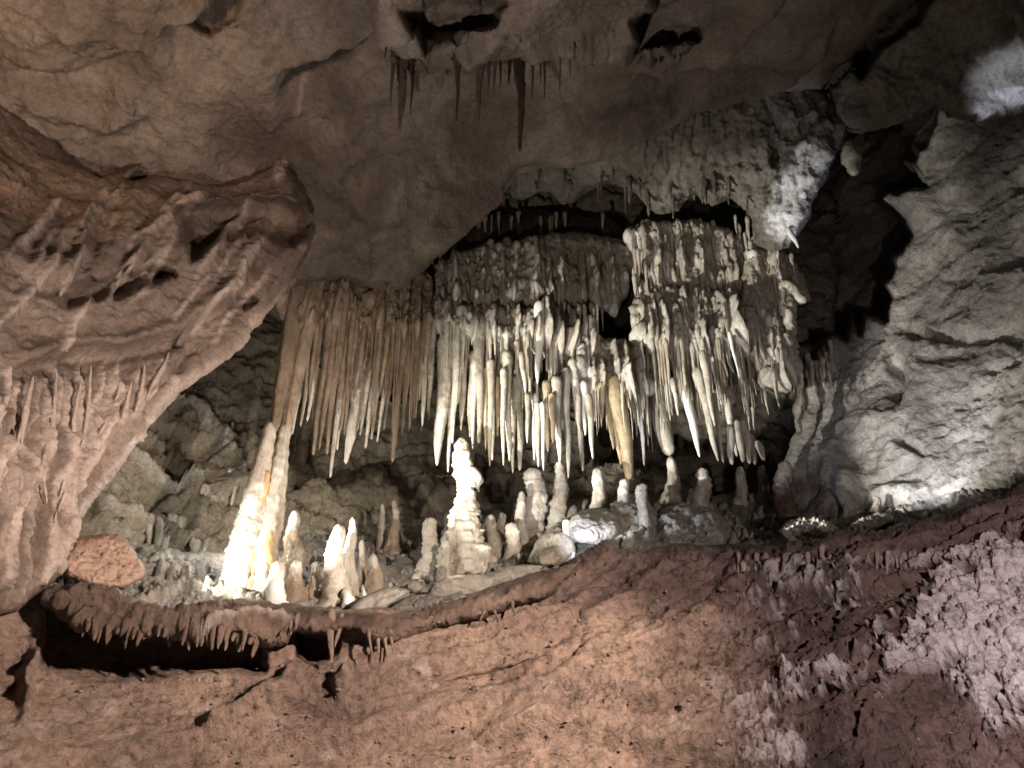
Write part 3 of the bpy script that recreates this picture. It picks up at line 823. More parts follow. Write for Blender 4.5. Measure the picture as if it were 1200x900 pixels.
def hang(x0, y0, x1, y1, w, Y, prof='icicle', mat='cream', tip=None, adj=None, where='', label=None, group=None, name='stalactite', cat='stalactite', on=('flowstone_canopy',), **kw):
    """queue a hanging stalactite given by the pixels of its root and tip"""
    e = min(10, 0.2 * (y1 - y0))
    ys_ = surf(x0, y0, on) if on else None
    if ys_ is not None:
        Y = ys_
    back, fwd_ = 0.03, U(0.0, 0.08)
    if on and on[0] == 'ledge' and ys_ is not None:
        back = -0.012; fwd_ = Y - (surf(x1, y1, on) or Y) + 0.012
    P0 = at(x0 + (x0 - x1) * e / max(y1 - y0, 1), y0 - e, Y + back); P1 = at(x1, y1, Y - fwd_)
    kw.setdefault('dome', U(1.2, 2.6)); kw['lump'] = kw.get('lump', 0.2) * 1.5; kw.setdefault('rib', 0.10); kw.setdefault('rib_len', U(0.03, 0.07))
    w = w * 1.18
    PENDING.append(dict(P0=P0, P1=P1, r=0.5 * w * scale_at(0.5 * (y0 + y1), Y), prof=prof, mat=mat, tip=tip, adj=adj, where=where, label=label, group=group, x=x1, y0=y0, y1=y1, w=w, name=name, cat=cat, kw=kw))


COLN = {'lintel': 'grey', 'cream': 'cream', 'brown': 'brown', 'grey_drip': 'grey', 'white': 'white', 'ochre': 'ochre', 'dark_drip': 'dark brown', 'orange': 'orange', 'pink': 'pinkish', 'rib': 'beige', 'rim': 'dark brown', 'left': 'brown'}


def flush():
    """build what was queued, numbering look-alikes from the left in their own row"""
    buckets = {}
    for d in PENDING:
        if d['label'] is None:
            ln = d['y1'] - d['y0']
            size = 'short' if ln < 38 else ('long' if ln > 95 else 'mid-length')
            build = 'thick' if d['w'] > 13 else ('thin' if d['w'] < 7 else '')
            tp = ' white-tipped' if d['tip'] else ''
            a = d['adj'] or ' '.join(x for x in (size, build) if x)
            key = (f"{a}{tp} {COLN[d['mat']]} {d['cat']}", d['where'])
            buckets.setdefault(key, []).append(d)
    for (a, where), L in buckets.items():
        L.sort(key=lambda d: d['x'])
        for k, d in enumerate(L):
            if len(L) == 1:
                d['label'] = f"the only {a} {where}"
            elif k < 20:
                d['label'] = f"{ORD[k]} {a} from the left {where}"
            else:
                d['label'] = f"{ORD[len(L) - 1 - k]} {a} from the right {where}" if len(L) - 1 - k < 20 else f"{a} in the middle {where}"
    for d in PENDING:
        drip(d['name'], d['P0'], d['P1'], d['r'], d['prof'], d['mat'], d['label'], d['cat'], d['group'], d['tip'], **d['kw'])
    PENDING.clear()


U = random.uniform

# ------------------------------------------------------------------ flowstone canopies of the great formation
flr = rough_relief(0.05, 0.04, 0.02, 80, flute=0.06, flute_sc=(11, 4, 1.2))


def canopy(poly, ctrl, mat, label, seed, ropes, roll=0.22, roll_w=9, lean=0.0, **kw):
    xs = [p[0] for p in poly]; ys = [p[1] for p in poly]
    fe = []
    rg = random.Random(seed)
    for k in range(ropes):      # strands of dripstone grown together
        x = rg.uniform(min(xs), max(xs)); y = rg.uniform(min(ys) - 10, max(ys) - 20); l = rg.uniform(35, 100)
        ln = (x - 600) * -0.0005 * l * (-1 if x > 600 else -1) + lean * l
        w = rg.uniform(1.8, 3.8)
        fe.append(RI([(x, y), (x + ln * .5 + rg.uniform(-2, 2), y + l * .5), (x + ln, y + l)], w, w * rg.uniform(0.014, 0.030)))
        if rg.random() < .2:
            fe.append(RI([(x + ln - w, y + l), (x + ln + w, y + l)], w * .9, w * 0.016))
    o = sheet('flowstone_canopy', poly, ctrl, mat, feats=fe, relief=flr, seed=seed, roll_w=roll_w, roll=roll, step=1.8, skirt=0.8, kind=None, warp=2.5, jit=4, **kw)
    return tag(o, label, 'flowstone', 'flowstone canopies of the great formation')


def ragged(pts, seed, amp=14, n=6):
    return pts


canopy([(345, 290), (352, 265), (380, 262), (430, 280), (480, 300), (506, 325), (508, 365)] + ragged([(502, 392), (465, 396), (420, 390), (375, 392), (343, 385)], 1, 14) + [(340, 372), (335, 360), (342, 330)],
       [(352, 280, 7.7), (420, 300, 7.8), (500, 340, 7.95), (350, 370, 7.35), (430, 400, 7.45), (500, 400, 7.8), (345, 440, 7.4), (430, 440, 7.55)], 'brown', 'brown fluted flowstone canopy above the long stalactites beside the tall twin column', 21, 90, lean=-0.12)
canopy([(484, 345), (505, 318), (530, 302), (570, 286), (640, 276), (690, 276), (735, 284), (750, 310), (735, 330)] + ragged([(722, 372), (690, 356), (630, 356), (560, 358), (515, 356)], 2, 10),
       [(500, 330, 8.4), (600, 290, 8.8), (700, 310, 8.9), (600, 350, 8.4), (700, 360, 8.6), (490, 345, 8.2)], 'flow', 'grey fluted flowstone tier high in the middle of the formation', 22, 90)
canopy([(490, 354), (520, 348), (556, 358), (600, 360), (650, 366), (690, 380), (705, 405)] + ragged([(700, 420), (650, 412), (600, 402), (550, 396), (496, 388)], 3, 12),
       [(500, 355, 8.1), (600, 360, 8.3), (690, 385, 8.5), (600, 420, 8.0), (520, 405, 7.9), (690, 430, 8.3)], 'flow', 'pale flowstone shelf over the longest stalactites at the middle', 23, 110)
canopy([(732, 272), (770, 262), (815, 258), (840, 266), (872, 280), (888, 300), (886, 320)] + ragged([(880, 345), (840, 340), (800, 345), (765, 350)], 4, 10) + [(762, 325), (752, 300), (742, 290)],
       [(740, 275, 8.7), (815, 262, 8.7), (885, 310, 8.6), (760, 345, 8.6), (850, 340, 8.5)], 'flow', 'topmost cream flowstone tier at the right of the formation', 24, 80)
canopy([(742, 350), (770, 338), (800, 336), (840, 342), (872, 352), (884, 375)] + ragged([(882, 402), (850, 412), (800, 415), (760, 410)], 5, 12) + [(748, 390), (742, 375)],
       [(745, 350, 8.4), (800, 340, 8.4), (880, 370, 8.3), (760, 420, 8.1), (840, 430, 8.0)], 'flow', 'middle cream flowstone tier under the topmost one at the right', 28, 90)
canopy([(872, 292), (905, 286), (928, 306), (944, 335), (946, 352), (930, 358), (926, 395), (936, 430), (926, 452), (910, 464), (898, 448), (884, 420), (874, 380), (870, 330)],
       [(880, 300, 8.25), (920, 310, 8.25), (915, 440, 8.0), (880, 420, 8.1)], 'flow', 'narrow knobbly flowstone canopy at the far right end of the formation', 25, 50)
canopy([(684, 396), (730, 398), (768, 412), (775, 445)] + ragged([(765, 462), (725, 470), (685, 455)], 6, 14) + [(676, 440), (676, 415)],
       [(690, 400, 8.4), (755, 425, 8.3), (715, 475, 8.1), (675, 440, 8.2)], 'flow', 'yellowish flowstone bulge below the dark hollow at the centre of the formation', 26, 50)
# dark mass that closes the hollow between the tiers
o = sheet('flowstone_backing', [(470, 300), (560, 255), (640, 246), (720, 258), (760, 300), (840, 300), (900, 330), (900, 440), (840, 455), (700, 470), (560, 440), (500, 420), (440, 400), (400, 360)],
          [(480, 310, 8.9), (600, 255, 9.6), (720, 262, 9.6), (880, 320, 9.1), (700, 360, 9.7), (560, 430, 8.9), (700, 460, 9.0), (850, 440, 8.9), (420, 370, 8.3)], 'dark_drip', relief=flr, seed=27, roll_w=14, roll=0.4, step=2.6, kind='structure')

# long brown stalactites beside the column
W1 = 'beside the twin column'
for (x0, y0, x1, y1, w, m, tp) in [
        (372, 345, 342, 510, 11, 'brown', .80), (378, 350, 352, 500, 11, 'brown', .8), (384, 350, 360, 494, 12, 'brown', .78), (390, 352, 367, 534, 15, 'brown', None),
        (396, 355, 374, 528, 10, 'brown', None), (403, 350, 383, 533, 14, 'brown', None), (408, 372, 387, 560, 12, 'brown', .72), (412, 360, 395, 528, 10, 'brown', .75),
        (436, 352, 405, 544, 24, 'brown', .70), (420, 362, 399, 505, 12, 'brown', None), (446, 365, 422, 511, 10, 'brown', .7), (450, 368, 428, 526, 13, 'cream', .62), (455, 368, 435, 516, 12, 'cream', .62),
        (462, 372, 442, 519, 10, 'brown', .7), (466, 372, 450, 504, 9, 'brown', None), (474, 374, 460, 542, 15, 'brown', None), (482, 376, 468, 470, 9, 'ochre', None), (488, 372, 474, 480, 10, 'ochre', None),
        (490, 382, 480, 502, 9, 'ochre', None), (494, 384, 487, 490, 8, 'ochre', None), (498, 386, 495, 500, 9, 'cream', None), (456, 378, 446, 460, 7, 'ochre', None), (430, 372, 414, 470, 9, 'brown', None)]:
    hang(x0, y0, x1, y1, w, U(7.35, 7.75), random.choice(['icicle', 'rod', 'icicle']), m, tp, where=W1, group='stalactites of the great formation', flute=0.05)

# upper tier, grey stubs
W2 = 'in the high grey tier'
for (x, y0, y1, w) in [(535, 318, 352, 9), (553, 315, 350, 12), (564, 312, 352, 10), (575, 290, 352, 12), (585, 292, 330, 9), (594, 288, 388, 13), (606, 292, 374, 11), (619, 292, 362, 9), (628, 296, 358, 8), (636, 296, 352, 6), (648, 300, 340, 10), (660, 318, 366, 12), (671, 312, 368, 9), (682, 302, 348, 6), (694, 300, 345, 9), (545, 300, 330, 8), (520, 320, 348, 9), (508, 330, 350, 8)]:
    hang(x, y0, x + U(-1, 2), y1, w, U(8.3, 8.5), random.choice(['club', 'icicle', 'rod']), 'grey_drip', where=W2, group='stalactites of the great formation', lump=0.16)

# middle fringe
W3 = 'in the middle fringe'
mid = [(500, 388, 491, 470, 10, 'cream'), (508, 378, 502, 476, 12, 'grey_drip'), (523, 400, 512, 546, 20, 'cream'), (530, 390, 525, 554, 10, 'cream'), (536, 382, 530, 520, 13, 'cream'), (541, 368, 536, 474, 16, 'grey_drip'), (545, 405, 540, 505, 10, 'cream'),
       (555, 420, 551, 513, 12, 'cream'), (556, 430, 554, 526, 8, 'cream'), (563, 378, 561, 520, 17, 'grey_drip'), (570, 440, 569, 527, 8, 'ochre'), (575, 430, 574, 547, 9, 'cream'), (572, 352, 577, 540, 15, 'cream'), (586, 370, 584, 502, 13, 'cream'),
       (590, 440, 590, 546, 8, 'cream'), (594, 420, 597, 541, 12, 'cream'), (601, 450, 601, 555, 9, 'cream'), (596, 400, 602, 513, 13, 'cream'), (610, 390, 612, 480, 11, 'cream'), (608, 440, 609, 552, 16, 'grey_drip'), (623, 405, 622, 471, 10, 'cream'), (632, 362, 630, 450, 13, 'white'),
       (630, 480, 631, 548, 10, 'cream'), (640, 380, 641, 436, 9, 'cream'), (648, 385, 651, 440, 9, 'cream'), (640, 455, 642, 530, 10, 'ochre'), (652, 450, 656, 544, 12, 'cream'), (664, 440, 666, 561, 10, 'cream'), (672, 430, 679, 506, 13, 'cream'), (680, 440, 683, 553, 12, 'grey_drip'),
       (684, 455, 686, 511, 9, 'white'), (690, 438, 697, 494, 13, 'white'), (690, 470, 695, 538, 11, 'cream'), (647, 470, 648, 520, 8, 'ochre'), (618, 470, 618, 520, 7, 'cream'), (612, 420, 616, 462, 8, 'cream'), (658, 390, 660, 432, 8, 'cream'), (668, 385, 672, 430, 8, 'grey_drip'),
       (583, 450, 583, 512, 8, 'ochre'), (606, 405, 606, 440, 8, 'cream'), (627, 470, 626, 540, 7, 'white'), (636, 480, 637, 552, 6, 'white')]
for (x0, y0, x1, y1, w, m) in mid:
    hang(x0, y0, x1, y1, w, U(7.75, 8.15), random.choice(['club', 'rod', 'rod', 'icicle']), m, None if m == 'white' or random.random() < .7 else .72, where=W3, group='stalactites of the great formation', lump=0.14, flute=0.03)

# ochre and big stalactites to the right
W4 = 'in the right lower fringe'
for (x0, y0, x1, y1, w, m, pf) in [
        (705, 455, 706, 492, 10, 'ochre', 'rod'), (712, 445, 719, 527, 11, 'ochre', 'rod'), (722, 450, 738, 562, 18, 'ochre', 'carrot'), (715, 460, 728, 545, 14, 'ochre', 'icicle'), (733, 440, 738, 480, 9, 'ochre', 'icicle'), (742, 425, 745, 485, 10, 'ochre', 'rod'),
        (748, 460, 755, 546, 9, 'white', 'icicle'), (766, 424, 785, 534, 24, 'cream', 'carrot'), (789, 450, 795, 488, 8, 'cream', 'icicle'), (790, 410, 820, 536, 15, 'white', 'rod'), (806, 415, 822, 498, 13, 'cream', 'rod'), (802, 412, 812, 470, 10, 'cream', 'icicle'),
        (818, 440, 842, 541, 12, 'cream', 'rod'), (824, 420, 838, 500, 11, 'cream', 'icicle'), (836, 470, 848, 543, 9, 'cream', 'icicle'), (838, 412, 864, 536, 13, 'cream', 'rod'), (833, 410, 846, 475, 11, 'white', 'icicle'), (855, 505, 858, 545, 10, 'cream', 'tooth'), (864, 500, 871, 542, 10, 'cream', 'tooth'),
        (872, 500, 879, 544, 9, 'cream', 'tooth'), (880, 515, 885, 545, 8, 'grey_drip', 'tooth'), (888, 520, 896, 540, 9, 'cream', 'tooth'), (875, 470, 879, 505, 6, 'cream', 'spike'), (896, 460, 901, 487, 6, 'cream', 'spike'), (882, 480, 884, 505, 5, 'cream', 'spike')]:
    hang(x0, y0, x1, y1, w, U(7.7, 8.1), pf, m, where=W4, group='stalactites of the great formation', lump=0.13)

# tiers of the right canopy
W5 = 'on the ragged right canopy'
rt = []
for (xa, xb, ya, yb, lo, hi, n) in [(740, 838, 272, 268, 22, 60, 17), (845, 884, 284, 296, 20, 55, 8), (750, 800, 345, 350, 25, 55, 11), (800, 872, 335, 345, 30, 75, 14), (874, 922, 372, 368, 30, 60, 10), (760, 870, 385, 392, 25, 60, 14), (876, 922, 410, 415, 18, 45, 8)]:
    for k in range(n):
        f = (k + U(.2, .8)) / n
        x = xa + (xb - xa) * f; y = ya + (yb - ya) * f + U(-5, 8)
        rt.append((x, y, x + (x - 590) * 0.0006 * 60 + U(-1, 5), y + U(lo, hi), U(5, 11), random.choice(['cream', 'cream', 'cream', 'white', 'grey_drip'])))
for (x0, y0, x1, y1, w, m) in rt:
    hang(x0, y0, x1, y1, w, U(8.0, 8.35), random.choice(['icicle', 'club', 'spike', 'rod']), m, where=W5, group='stalactites of the great formation', lump=0.2)

# dark stalactites of the ceiling lobe
W6 = 'under the ceiling lip'
for (x, y0, y1, w) in [(461, 85, 127, 6), (472, 78, 154, 14), (484, 80, 137, 7), (537, 84, 143, 8), (562, 84, 153, 10), (573, 84, 115, 5), (580, 82, 118, 5), (587, 80, 105, 5), (597, 78, 100, 7), (610, 70, 178, 14), (604, 74, 98, 6), (624, 66, 118, 7), (634, 64, 100, 6), (638, 62, 118, 6), (656, 58, 112, 4), (668, 58, 90, 6), (673, 46, 72, 4), (455, 30, 70, 8)]:
    hang(x, y0 - 8, x - 1 + (x - 600) * .02, y1, w, 4.85 if x > 500 else 4.65, 'spike' if w < 10 else 'icicle', random.choice(['dark_drip', 'dark_drip', 'left']), where=W6, group='dark stalactites hanging from the ceiling', on=('ceiling_lobe',), lump=0.28, flare=1.3, dome=0.2)

# teeth of the ledge rim
W7 = 'along the dark ledge rim'
for k in range(34):
    x = 96 + k * 6.2 + U(-2, 2)
    if 205 < x < 215: continue
    y = np.interp(x, [95, 140, 200, 260, 310], [734, 741, 744, 746, 754])
    hang(x, y - U(4, 14), x - U(1, 6), y + U(2, 20), U(4, 10), 4.95, 'tooth', 'rim', where=W7, group='teeth of the ledge rim', cat='stalactite', on=('ledge_rim',), lump=0.2)
for k in range(11):
    x = 222 + k * 5.5 + U(-1, 1)
    hang(x, 716, x - 2, 722 + U(4, 9), U(4, 7), 5.05, 'tooth', 'rim', where='in the upper row on the rim', group='teeth of the ledge rim', on=('ledge_rim',), lump=0.2)
for (x0, y0, x1, y1, w) in [(388, 722, 388, 778, 13), (400, 725, 392, 760, 9), (340, 722, 341, 745, 8), (348, 722, 346, 738, 7), (432, 738, 436, 770, 6), (443, 742, 444, 772, 6), (450, 742, 454, 774, 6), (458, 742, 461, 770, 5), (577, 712, 586, 730, 5), (570, 712, 562, 728, 4), (600, 706, 604, 722, 5)]:
    hang(x0, y0, x1, y1, w, np.interp(x0, [340, 450, 600], [5.05, 5.3, 5.6]), 'icicle', 'left', where='below the middle ledge rim', group='teeth of the ledge rim', on=('ledge_rim',), lump=0.2)

# pale ribs on the right of the ledge
W8 = 'in the right ledge rib row'
for k in range(34):
    x = 866 + k * 6.4 + U(-3, 3)
    if random.random() < .12: continue
    y0 = np.interp(x, [870, 950, 1010, 1080], [654, 650, 646, 650]) + U(-5, 10)
    yy = y0 + U(10, 50) * (1.0 if x < 1030 else .7)
    hang(x, y0, x + U(-3, 3), yy, U(3, 8), 5.3, random.choice(['rod', 'icicle', 'club', 'spike']), 'rib', where=W8, group='ribs on the right of the ledge', name='dripstone_rib', cat='dripstone rib', on=('ledge',), lump=0.4)

# stalactites in the far left of the alcove
W9 = 'on the back wall left of the column'
for (x0, y0, x1, y1, w) in [(268, 555, 259, 590, 5), (276, 562, 270, 600, 6), (284, 560, 281, 582, 4), (200, 610, 186, 668, 13), (211, 613, 196, 676, 13), (188, 612, 180, 660, 12), (176, 618, 172, 655, 10), (222, 640, 206, 678, 10), (231, 628, 222, 680, 14), (240, 640, 234, 676, 9), (252, 640, 246, 668, 9), (272, 500, 270, 530, 4), (262, 600, 268, 622, 7)]:
    hang(x0, y0, x1, y1, w, U(8.0, 8.4), 'rod', 'cream', where=W9, group='stalactites at the back left', on=('back_wall',), lump=0.4, rib=.15)
# small ones under the lintel
for k in range(22):
    x = U(600, 885)
    y = np.interp(x, [600, 640, 715, 765, 855, 880], [222, 215, 208, 238, 224, 240]) - U(0, 26)
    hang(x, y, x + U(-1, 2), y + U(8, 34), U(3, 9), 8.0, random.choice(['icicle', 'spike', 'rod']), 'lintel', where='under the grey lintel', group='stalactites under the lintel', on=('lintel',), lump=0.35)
hang(995, 172, 1002, 205, 22, 7.3, 'tooth', 'grey_drip', label='blunt grey stalactite hanging in front of the shadow-shaped recess at right', lump=0.3)
hang(925, 270, 936, 291, 9, 7.6, 'icicle', 'white', label='small white forked spike below the bright patch over the shadow-shaped recess', lump=0.2)
hang(918, 335, 945, 355, 16, 8.1, 'carrot', 'cream', label='stubby cream lump jutting sideways from the right end of the formation', lump=0.25)
flush()

# the many little stalactites between them, past counting
VV, FF, nv = [], [], 0
VB, FB, nb = [], [], 0
for (xa, xb, ya, yb, Ya, Yb, lo, hi, n) in [(346, 500, 340, 372, 7.7, 8.0, 40, 90, 60), (346, 500, 378, 388, 7.5, 7.9, 50, 130, 60), (496, 695, 385, 402, 8.0, 8.3, 30, 100, 90), (500, 700, 358, 380, 8.2, 8.5, 20, 60, 90), (690, 770, 420, 470, 8.1, 8.4, 30, 70, 50), (760, 885, 402, 412, 8.0, 8.3, 40, 90, 70), (740, 885, 262, 345, 8.3, 8.6, 15, 45, 110), (745, 885, 345, 405, 8.1, 8.4, 15, 50, 110),
                                          (740, 885, 285, 300, 8.3, 8.6, 15, 45, 40), (750, 925, 350, 360, 8.1, 8.5, 15, 50, 50), (500, 705, 330, 340, 8.5, 8.8, 12, 40, 40), (500, 715, 300, 345, 8.5, 8.8, 15, 50, 90), (560, 720, 258, 258, 9.3, 9.5, 8, 24, 14), (872, 932, 300, 445, 8.1, 8.3, 15, 40, 90), (932, 972, 405, 440, 8.3, 8.6, 10, 26, 16), (620, 700, 360, 380, 8.3, 8.6, 15, 40, 24)]:
    for k in range(n):
        f = U(0, 1); x = xa + (xb - xa) * f; y = U(ya, yb) + U(-6, 6); l = U(lo, hi); w = U(3.5, 8)
        Y = surf(x, y, ('flowstone_canopy',)) or U(Ya, Yb)
        xt = x + (x - 600) * 0.00055 * l * (1 if x > 600 else .9)
        _seed[0] += 1
        V, fq, ft = spindle(at(x, y - 8, Y), at(xt, y + l, Y), [(a_, b_ * 0.5 * w * scale_at(y, Y)) for a_, b_ in PROF[random.choice(['icicle', 'rod', 'club', 'spike'])]], seg=9, ring=0.04, lump=0.25, rib=.1, seed=_seed[0], dome=1.8)
        if x < 500:
            VB.append(V); FB.append(fq + nb); nb += len(V)
        else:
            VV.append(V); FF.append(fq + nv); nv += len(V)
for V_, F_, m_, l_ in ((VV, FF, 'cream', 'mass of small cream stalactites filling the tiers of the great formation'), (VB, FB, 'brown', 'mass of small brown stalactites behind the long ones by the twin column')):
    tag(mesh_obj('small_stalactites', np.concatenate(V_), np.concatenate(F_), m_), l_, 'stalactites', kind='stuff')


# ------------------------------------------------------------------ stalagmites and columns
def mite(x, yb, yt, w, label, mat='cream', prof='mite', lean=0, tip=None, Y=None, rib=0.2, group='stalagmites on the ledge floor', sink=9, **kw):
    Y = None
    Yb = surf(x, yb, ('cave_floor',)) or float(floorY(x, yb))
    P0 = at(x, yb + sink, Yb); P1 = at(x + lean, yt, Yb)
    r = 0.5 * w * scale_at(yb, Yb)
    lump = kw.pop('lump', 0.55)
    o = drip('stalagmite', P0, P1, r, prof, mat, label, 'stalagmite', group, 0.80, tip_mat=mat, tip_name='cap', rib=rib, rib_len=max(0.05, r * .9), seg=20, lump=lump, flare=0.5, **kw)  # cap coloured paler to carry the lamplight on the top
    # the apron of flowstone that its drips spread round the foot
    h = r * U(1.0, 1.7); k = U(1.5, 2.1)
    V, fq, ft = spindle(P0 - np.array((0, 0, r * .8)), P0 + np.array((0, 0, h)), [(0, r * k * 1.25), (.35, r * k), (.55, r * (1 + (k - 1) * .55)), (.8, r * (1 + (k - 1) * .2)), (1, r * .8)], seg=24, ring=0.02, lump=0.5, rib=0.12, rib_len=r * .8, seed=_seed[0] + 5000, flute=0.10, wob=0)
    mesh_obj('apron', V, fq, mat, parent=o, loc=P0)
    return o


# tall twin column at the left
YC = 6.9
cb = at(285, 702, YC)
colm = empty('column', cb, 'tall twin column, brightly lit white below and brown above, at the left of the alcove', 'column')


def col_part(name, pts, mat, seed, dy=0.0, dtop=0.0, **kw):
    """a shaft through (px, py, width px) points"""
    P0 = at(pts[0][0], pts[0][1], YC + dy + dtop); P1 = at(pts[-1][0], pts[-1][1], YC + dy)
    ys = np.array([p[1] for p in pts], float)
    t = (ys - ys[0]) / (ys[-1] - ys[0])
    rad = [(float(a), 0.5 * p[2] * scale_at(p[1], YC)) for a, p in zip(t, pts)]
    V, fq, ft = spindle(P0, P1, rad, seg=28, ring=0.02, seed=seed, **kw)
    return mesh_obj(name, V, fq, mat, parent=colm, loc=P0)


col_part('lower_shaft', [(277, 708, 46), (284, 650, 42), (294, 595, 32), (306, 545, 20), (318, 494, 13)], 'cream', 1, rib=0.07, rib_len=0.17, lump=0.34, wob=0.05, flute=0.06)
col_part('lower_shaft', [(304, 706, 34), (309, 640, 28), (318, 585, 22), (326, 545, 17), (335, 498, 13)], 'cream', 2, rib=0.09, rib_len=0.11, lump=0.34, wob=0.05, flute=0.06)
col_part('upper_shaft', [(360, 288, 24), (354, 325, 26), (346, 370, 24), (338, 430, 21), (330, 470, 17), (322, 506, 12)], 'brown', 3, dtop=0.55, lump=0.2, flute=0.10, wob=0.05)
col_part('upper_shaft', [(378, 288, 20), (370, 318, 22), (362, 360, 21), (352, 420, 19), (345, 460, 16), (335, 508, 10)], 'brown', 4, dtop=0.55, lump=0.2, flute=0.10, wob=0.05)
col_part('orange_vein', [(293, 700, 11), (299, 640, 11), (306, 590, 9), (314, 550, 5)], 'orange', 5, dy=-0.06, lump=0.6, rib=.2, wob=.8)
col_part('orange_vein', [(313, 690, 9), (317, 640, 9), (321, 610, 7)], 'orange', 6, dy=-0.06, lump=0.6, rib=.2, wob=.8)
col_part('side_cone', [(301, 704, 22), (297, 680, 15), (294, 664, 8)], 'cream', 7, lump=0.15)

# central stalagmite column
YM = float(floorY(548, 668))
cm = empty('stalagmite', at(548, 668, YM), 'tall knobbly white stalagmite standing in the middle of the alcove under the fringe', 'stalagmite')
YC = YM
colm = cm
col_part('shaft', [(549, 678, 66), (549, 655, 54), (548, 630, 40), (545, 612, 34), (544, 600, 30), (545, 585, 22), (543, 572, 19), (541, 555, 21), (541, 535, 20), (540, 512, 9)], 'cream', 11, rib=0.14, rib_len=0.10, lump=0.6, wob=0.05, flute=0.06)
col_part('knob', [(551, 574, 22), (553, 562, 24), (553, 546, 12)], 'cream', 12, lump=0.3)
col_part('knob', [(548, 608, 30), (545, 596, 33), (546, 585, 18)], 'cream', 13, lump=0.4)
for k_, (x_, y_, w_) in enumerate([(535, 640, 17), (562, 648, 19), (553, 660, 22), (530, 662, 18), (570, 664, 18), (556, 628, 15), (538, 622, 15)]):
    col_part('knob', [(x_, y_ + w_ * .7, w_), (x_, y_, w_ * 1.05), (x_, y_ - w_ * .8, w_ * .5)], 'cream', 60 + k_, dy=-0.10, lump=0.5)

G = 'stalagmites on the ledge floor'
mite(505, 666, 606, 22, 'pale ribbed stalagmite just left of the knobbly central one', 'cream', 'dome')
mite(522, 676, 632, 13, 'small stalagmite touching the left foot of the knobbly central one', 'cream', 'dome')
mite(527, 640, 600, 16, 'bent club-headed stalagmite behind the ribbed one left of centre', 'cream', 'dome')
mite(325, 704, 657, 20, 'rounded white stalagmite at the right foot of the tall twin column', 'white', 'dome')
mite(346, 704, 656, 21, 'dark rounded stalagmite with a bright rim right of the white one', 'brown', 'dome')
mite(369, 704, 658, 11, 'small dark stalagmite with a lit cap between its dark neighbours', 'brown', 'dome')
mite(345, 660, 598, 22, 'dark tall stalagmite in the shade behind the tall twin column', 'brown', 'mite')
mite(392, 708, 614, 28, 'broad stalagmite with a bright upper half left of the forked pair', 'cream', 'mite', 5)
mite(410, 702, 606, 20, 'slender pointed stalagmite with a bright tip at the right of its pair', 'cream', 'cone', 3)
mite(424, 690, 632, 10, 'thin stalagmite with a pale cap beside the pointed one', 'brown', 'mite')
mite(437, 700, 648, 24, 'dark squat stalagmite with a pale knob on top', 'brown', 'cone')
mite(448, 640, 590, 12, 'thin knobbly stalagmite standing by itself at the back left', 'cream', 'cone')
mite(462, 645, 585, 16, 'dark pointed stand-in for a shadow against the lit back wall at left', 'brown', 'cone', Y=9.0)  # dark form added where the thin stalagmite's shadow falls
mite(407, 712, 687, 13, 'little white stalagmite beside the slanting limestone slab', 'white', 'dome')
mite(425, 706, 685, 9, 'tiny white cone of a stalagmite behind the slanting slab', 'white', 'cone')
mite(576, 655, 602, 20, 'cream stalagmite right of the knobbly central one', 'cream', 'mite')
mite(588, 640, 600, 14, 'grey stalagmite behind, right of the knobbly central one', 'grey_drip', 'mite')
mite(600, 655, 612, 17, 'leaning cream stalagmite beside a black gap in the centre', 'cream', 'dome')
mite(611, 645, 575, 14, 'tall thin stalagmite meeting the stalactites at the centre', 'cream', 'mite')
mite(624, 630, 548, 26, 'fluted pale stalagmite wall at the centre beneath the white-tipped fringe', 'cream', 'dome', Y=8.6)
mite(655, 622, 540, 20, 'bright ribbed stalagmite right of the pale fluted one', 'cream', 'mite', Y=8.6)
mite(664, 655, 608, 14, 'stumpy cream stalagmite in front of the black gap, left of the boulder', 'cream', 'dome')
mite(632, 660, 634, 13, 'small bright stub before the grey flowstone mound', 'white', 'dome')
mite(700, 625, 548, 20, 'tall grey ribbed stalagmite above the bright boulder', 'grey_drip', 'mite')
mite(733, 625, 560, 20, 'grey ribbed stalagmite right of the bright boulder', 'grey_drip', 'mite')
mite(753, 628, 566, 16, 'darker slim stalagmite between two grey ribbed ones', 'grey_drip', 'dome')
mite(786, 600, 534, 24, 'ribbed conical stalagmite under the thick hanging carrot', 'grey_drip', 'cone')
mite(823, 606, 548, 20, 'pale stout stalagmite under the white hanging rod', 'cream', 'dome')
mite(868, 594, 546, 14, 'small ribbed stalagmite near the right end of the fringe', 'cream', 'mite', Y=8.3)
mite(893, 590, 545, 12, 'dark small stalagmite at the right end of the alcove', 'grey_drip', 'dome', Y=8.3)
mite(920, 620, 540, 20, 'dark stand-in for a stalagmite shadow before the pale right wall', 'dark_drip', 'dome', Y=8.1)  # built dark where a neighbouring stalagmite throws its shadow


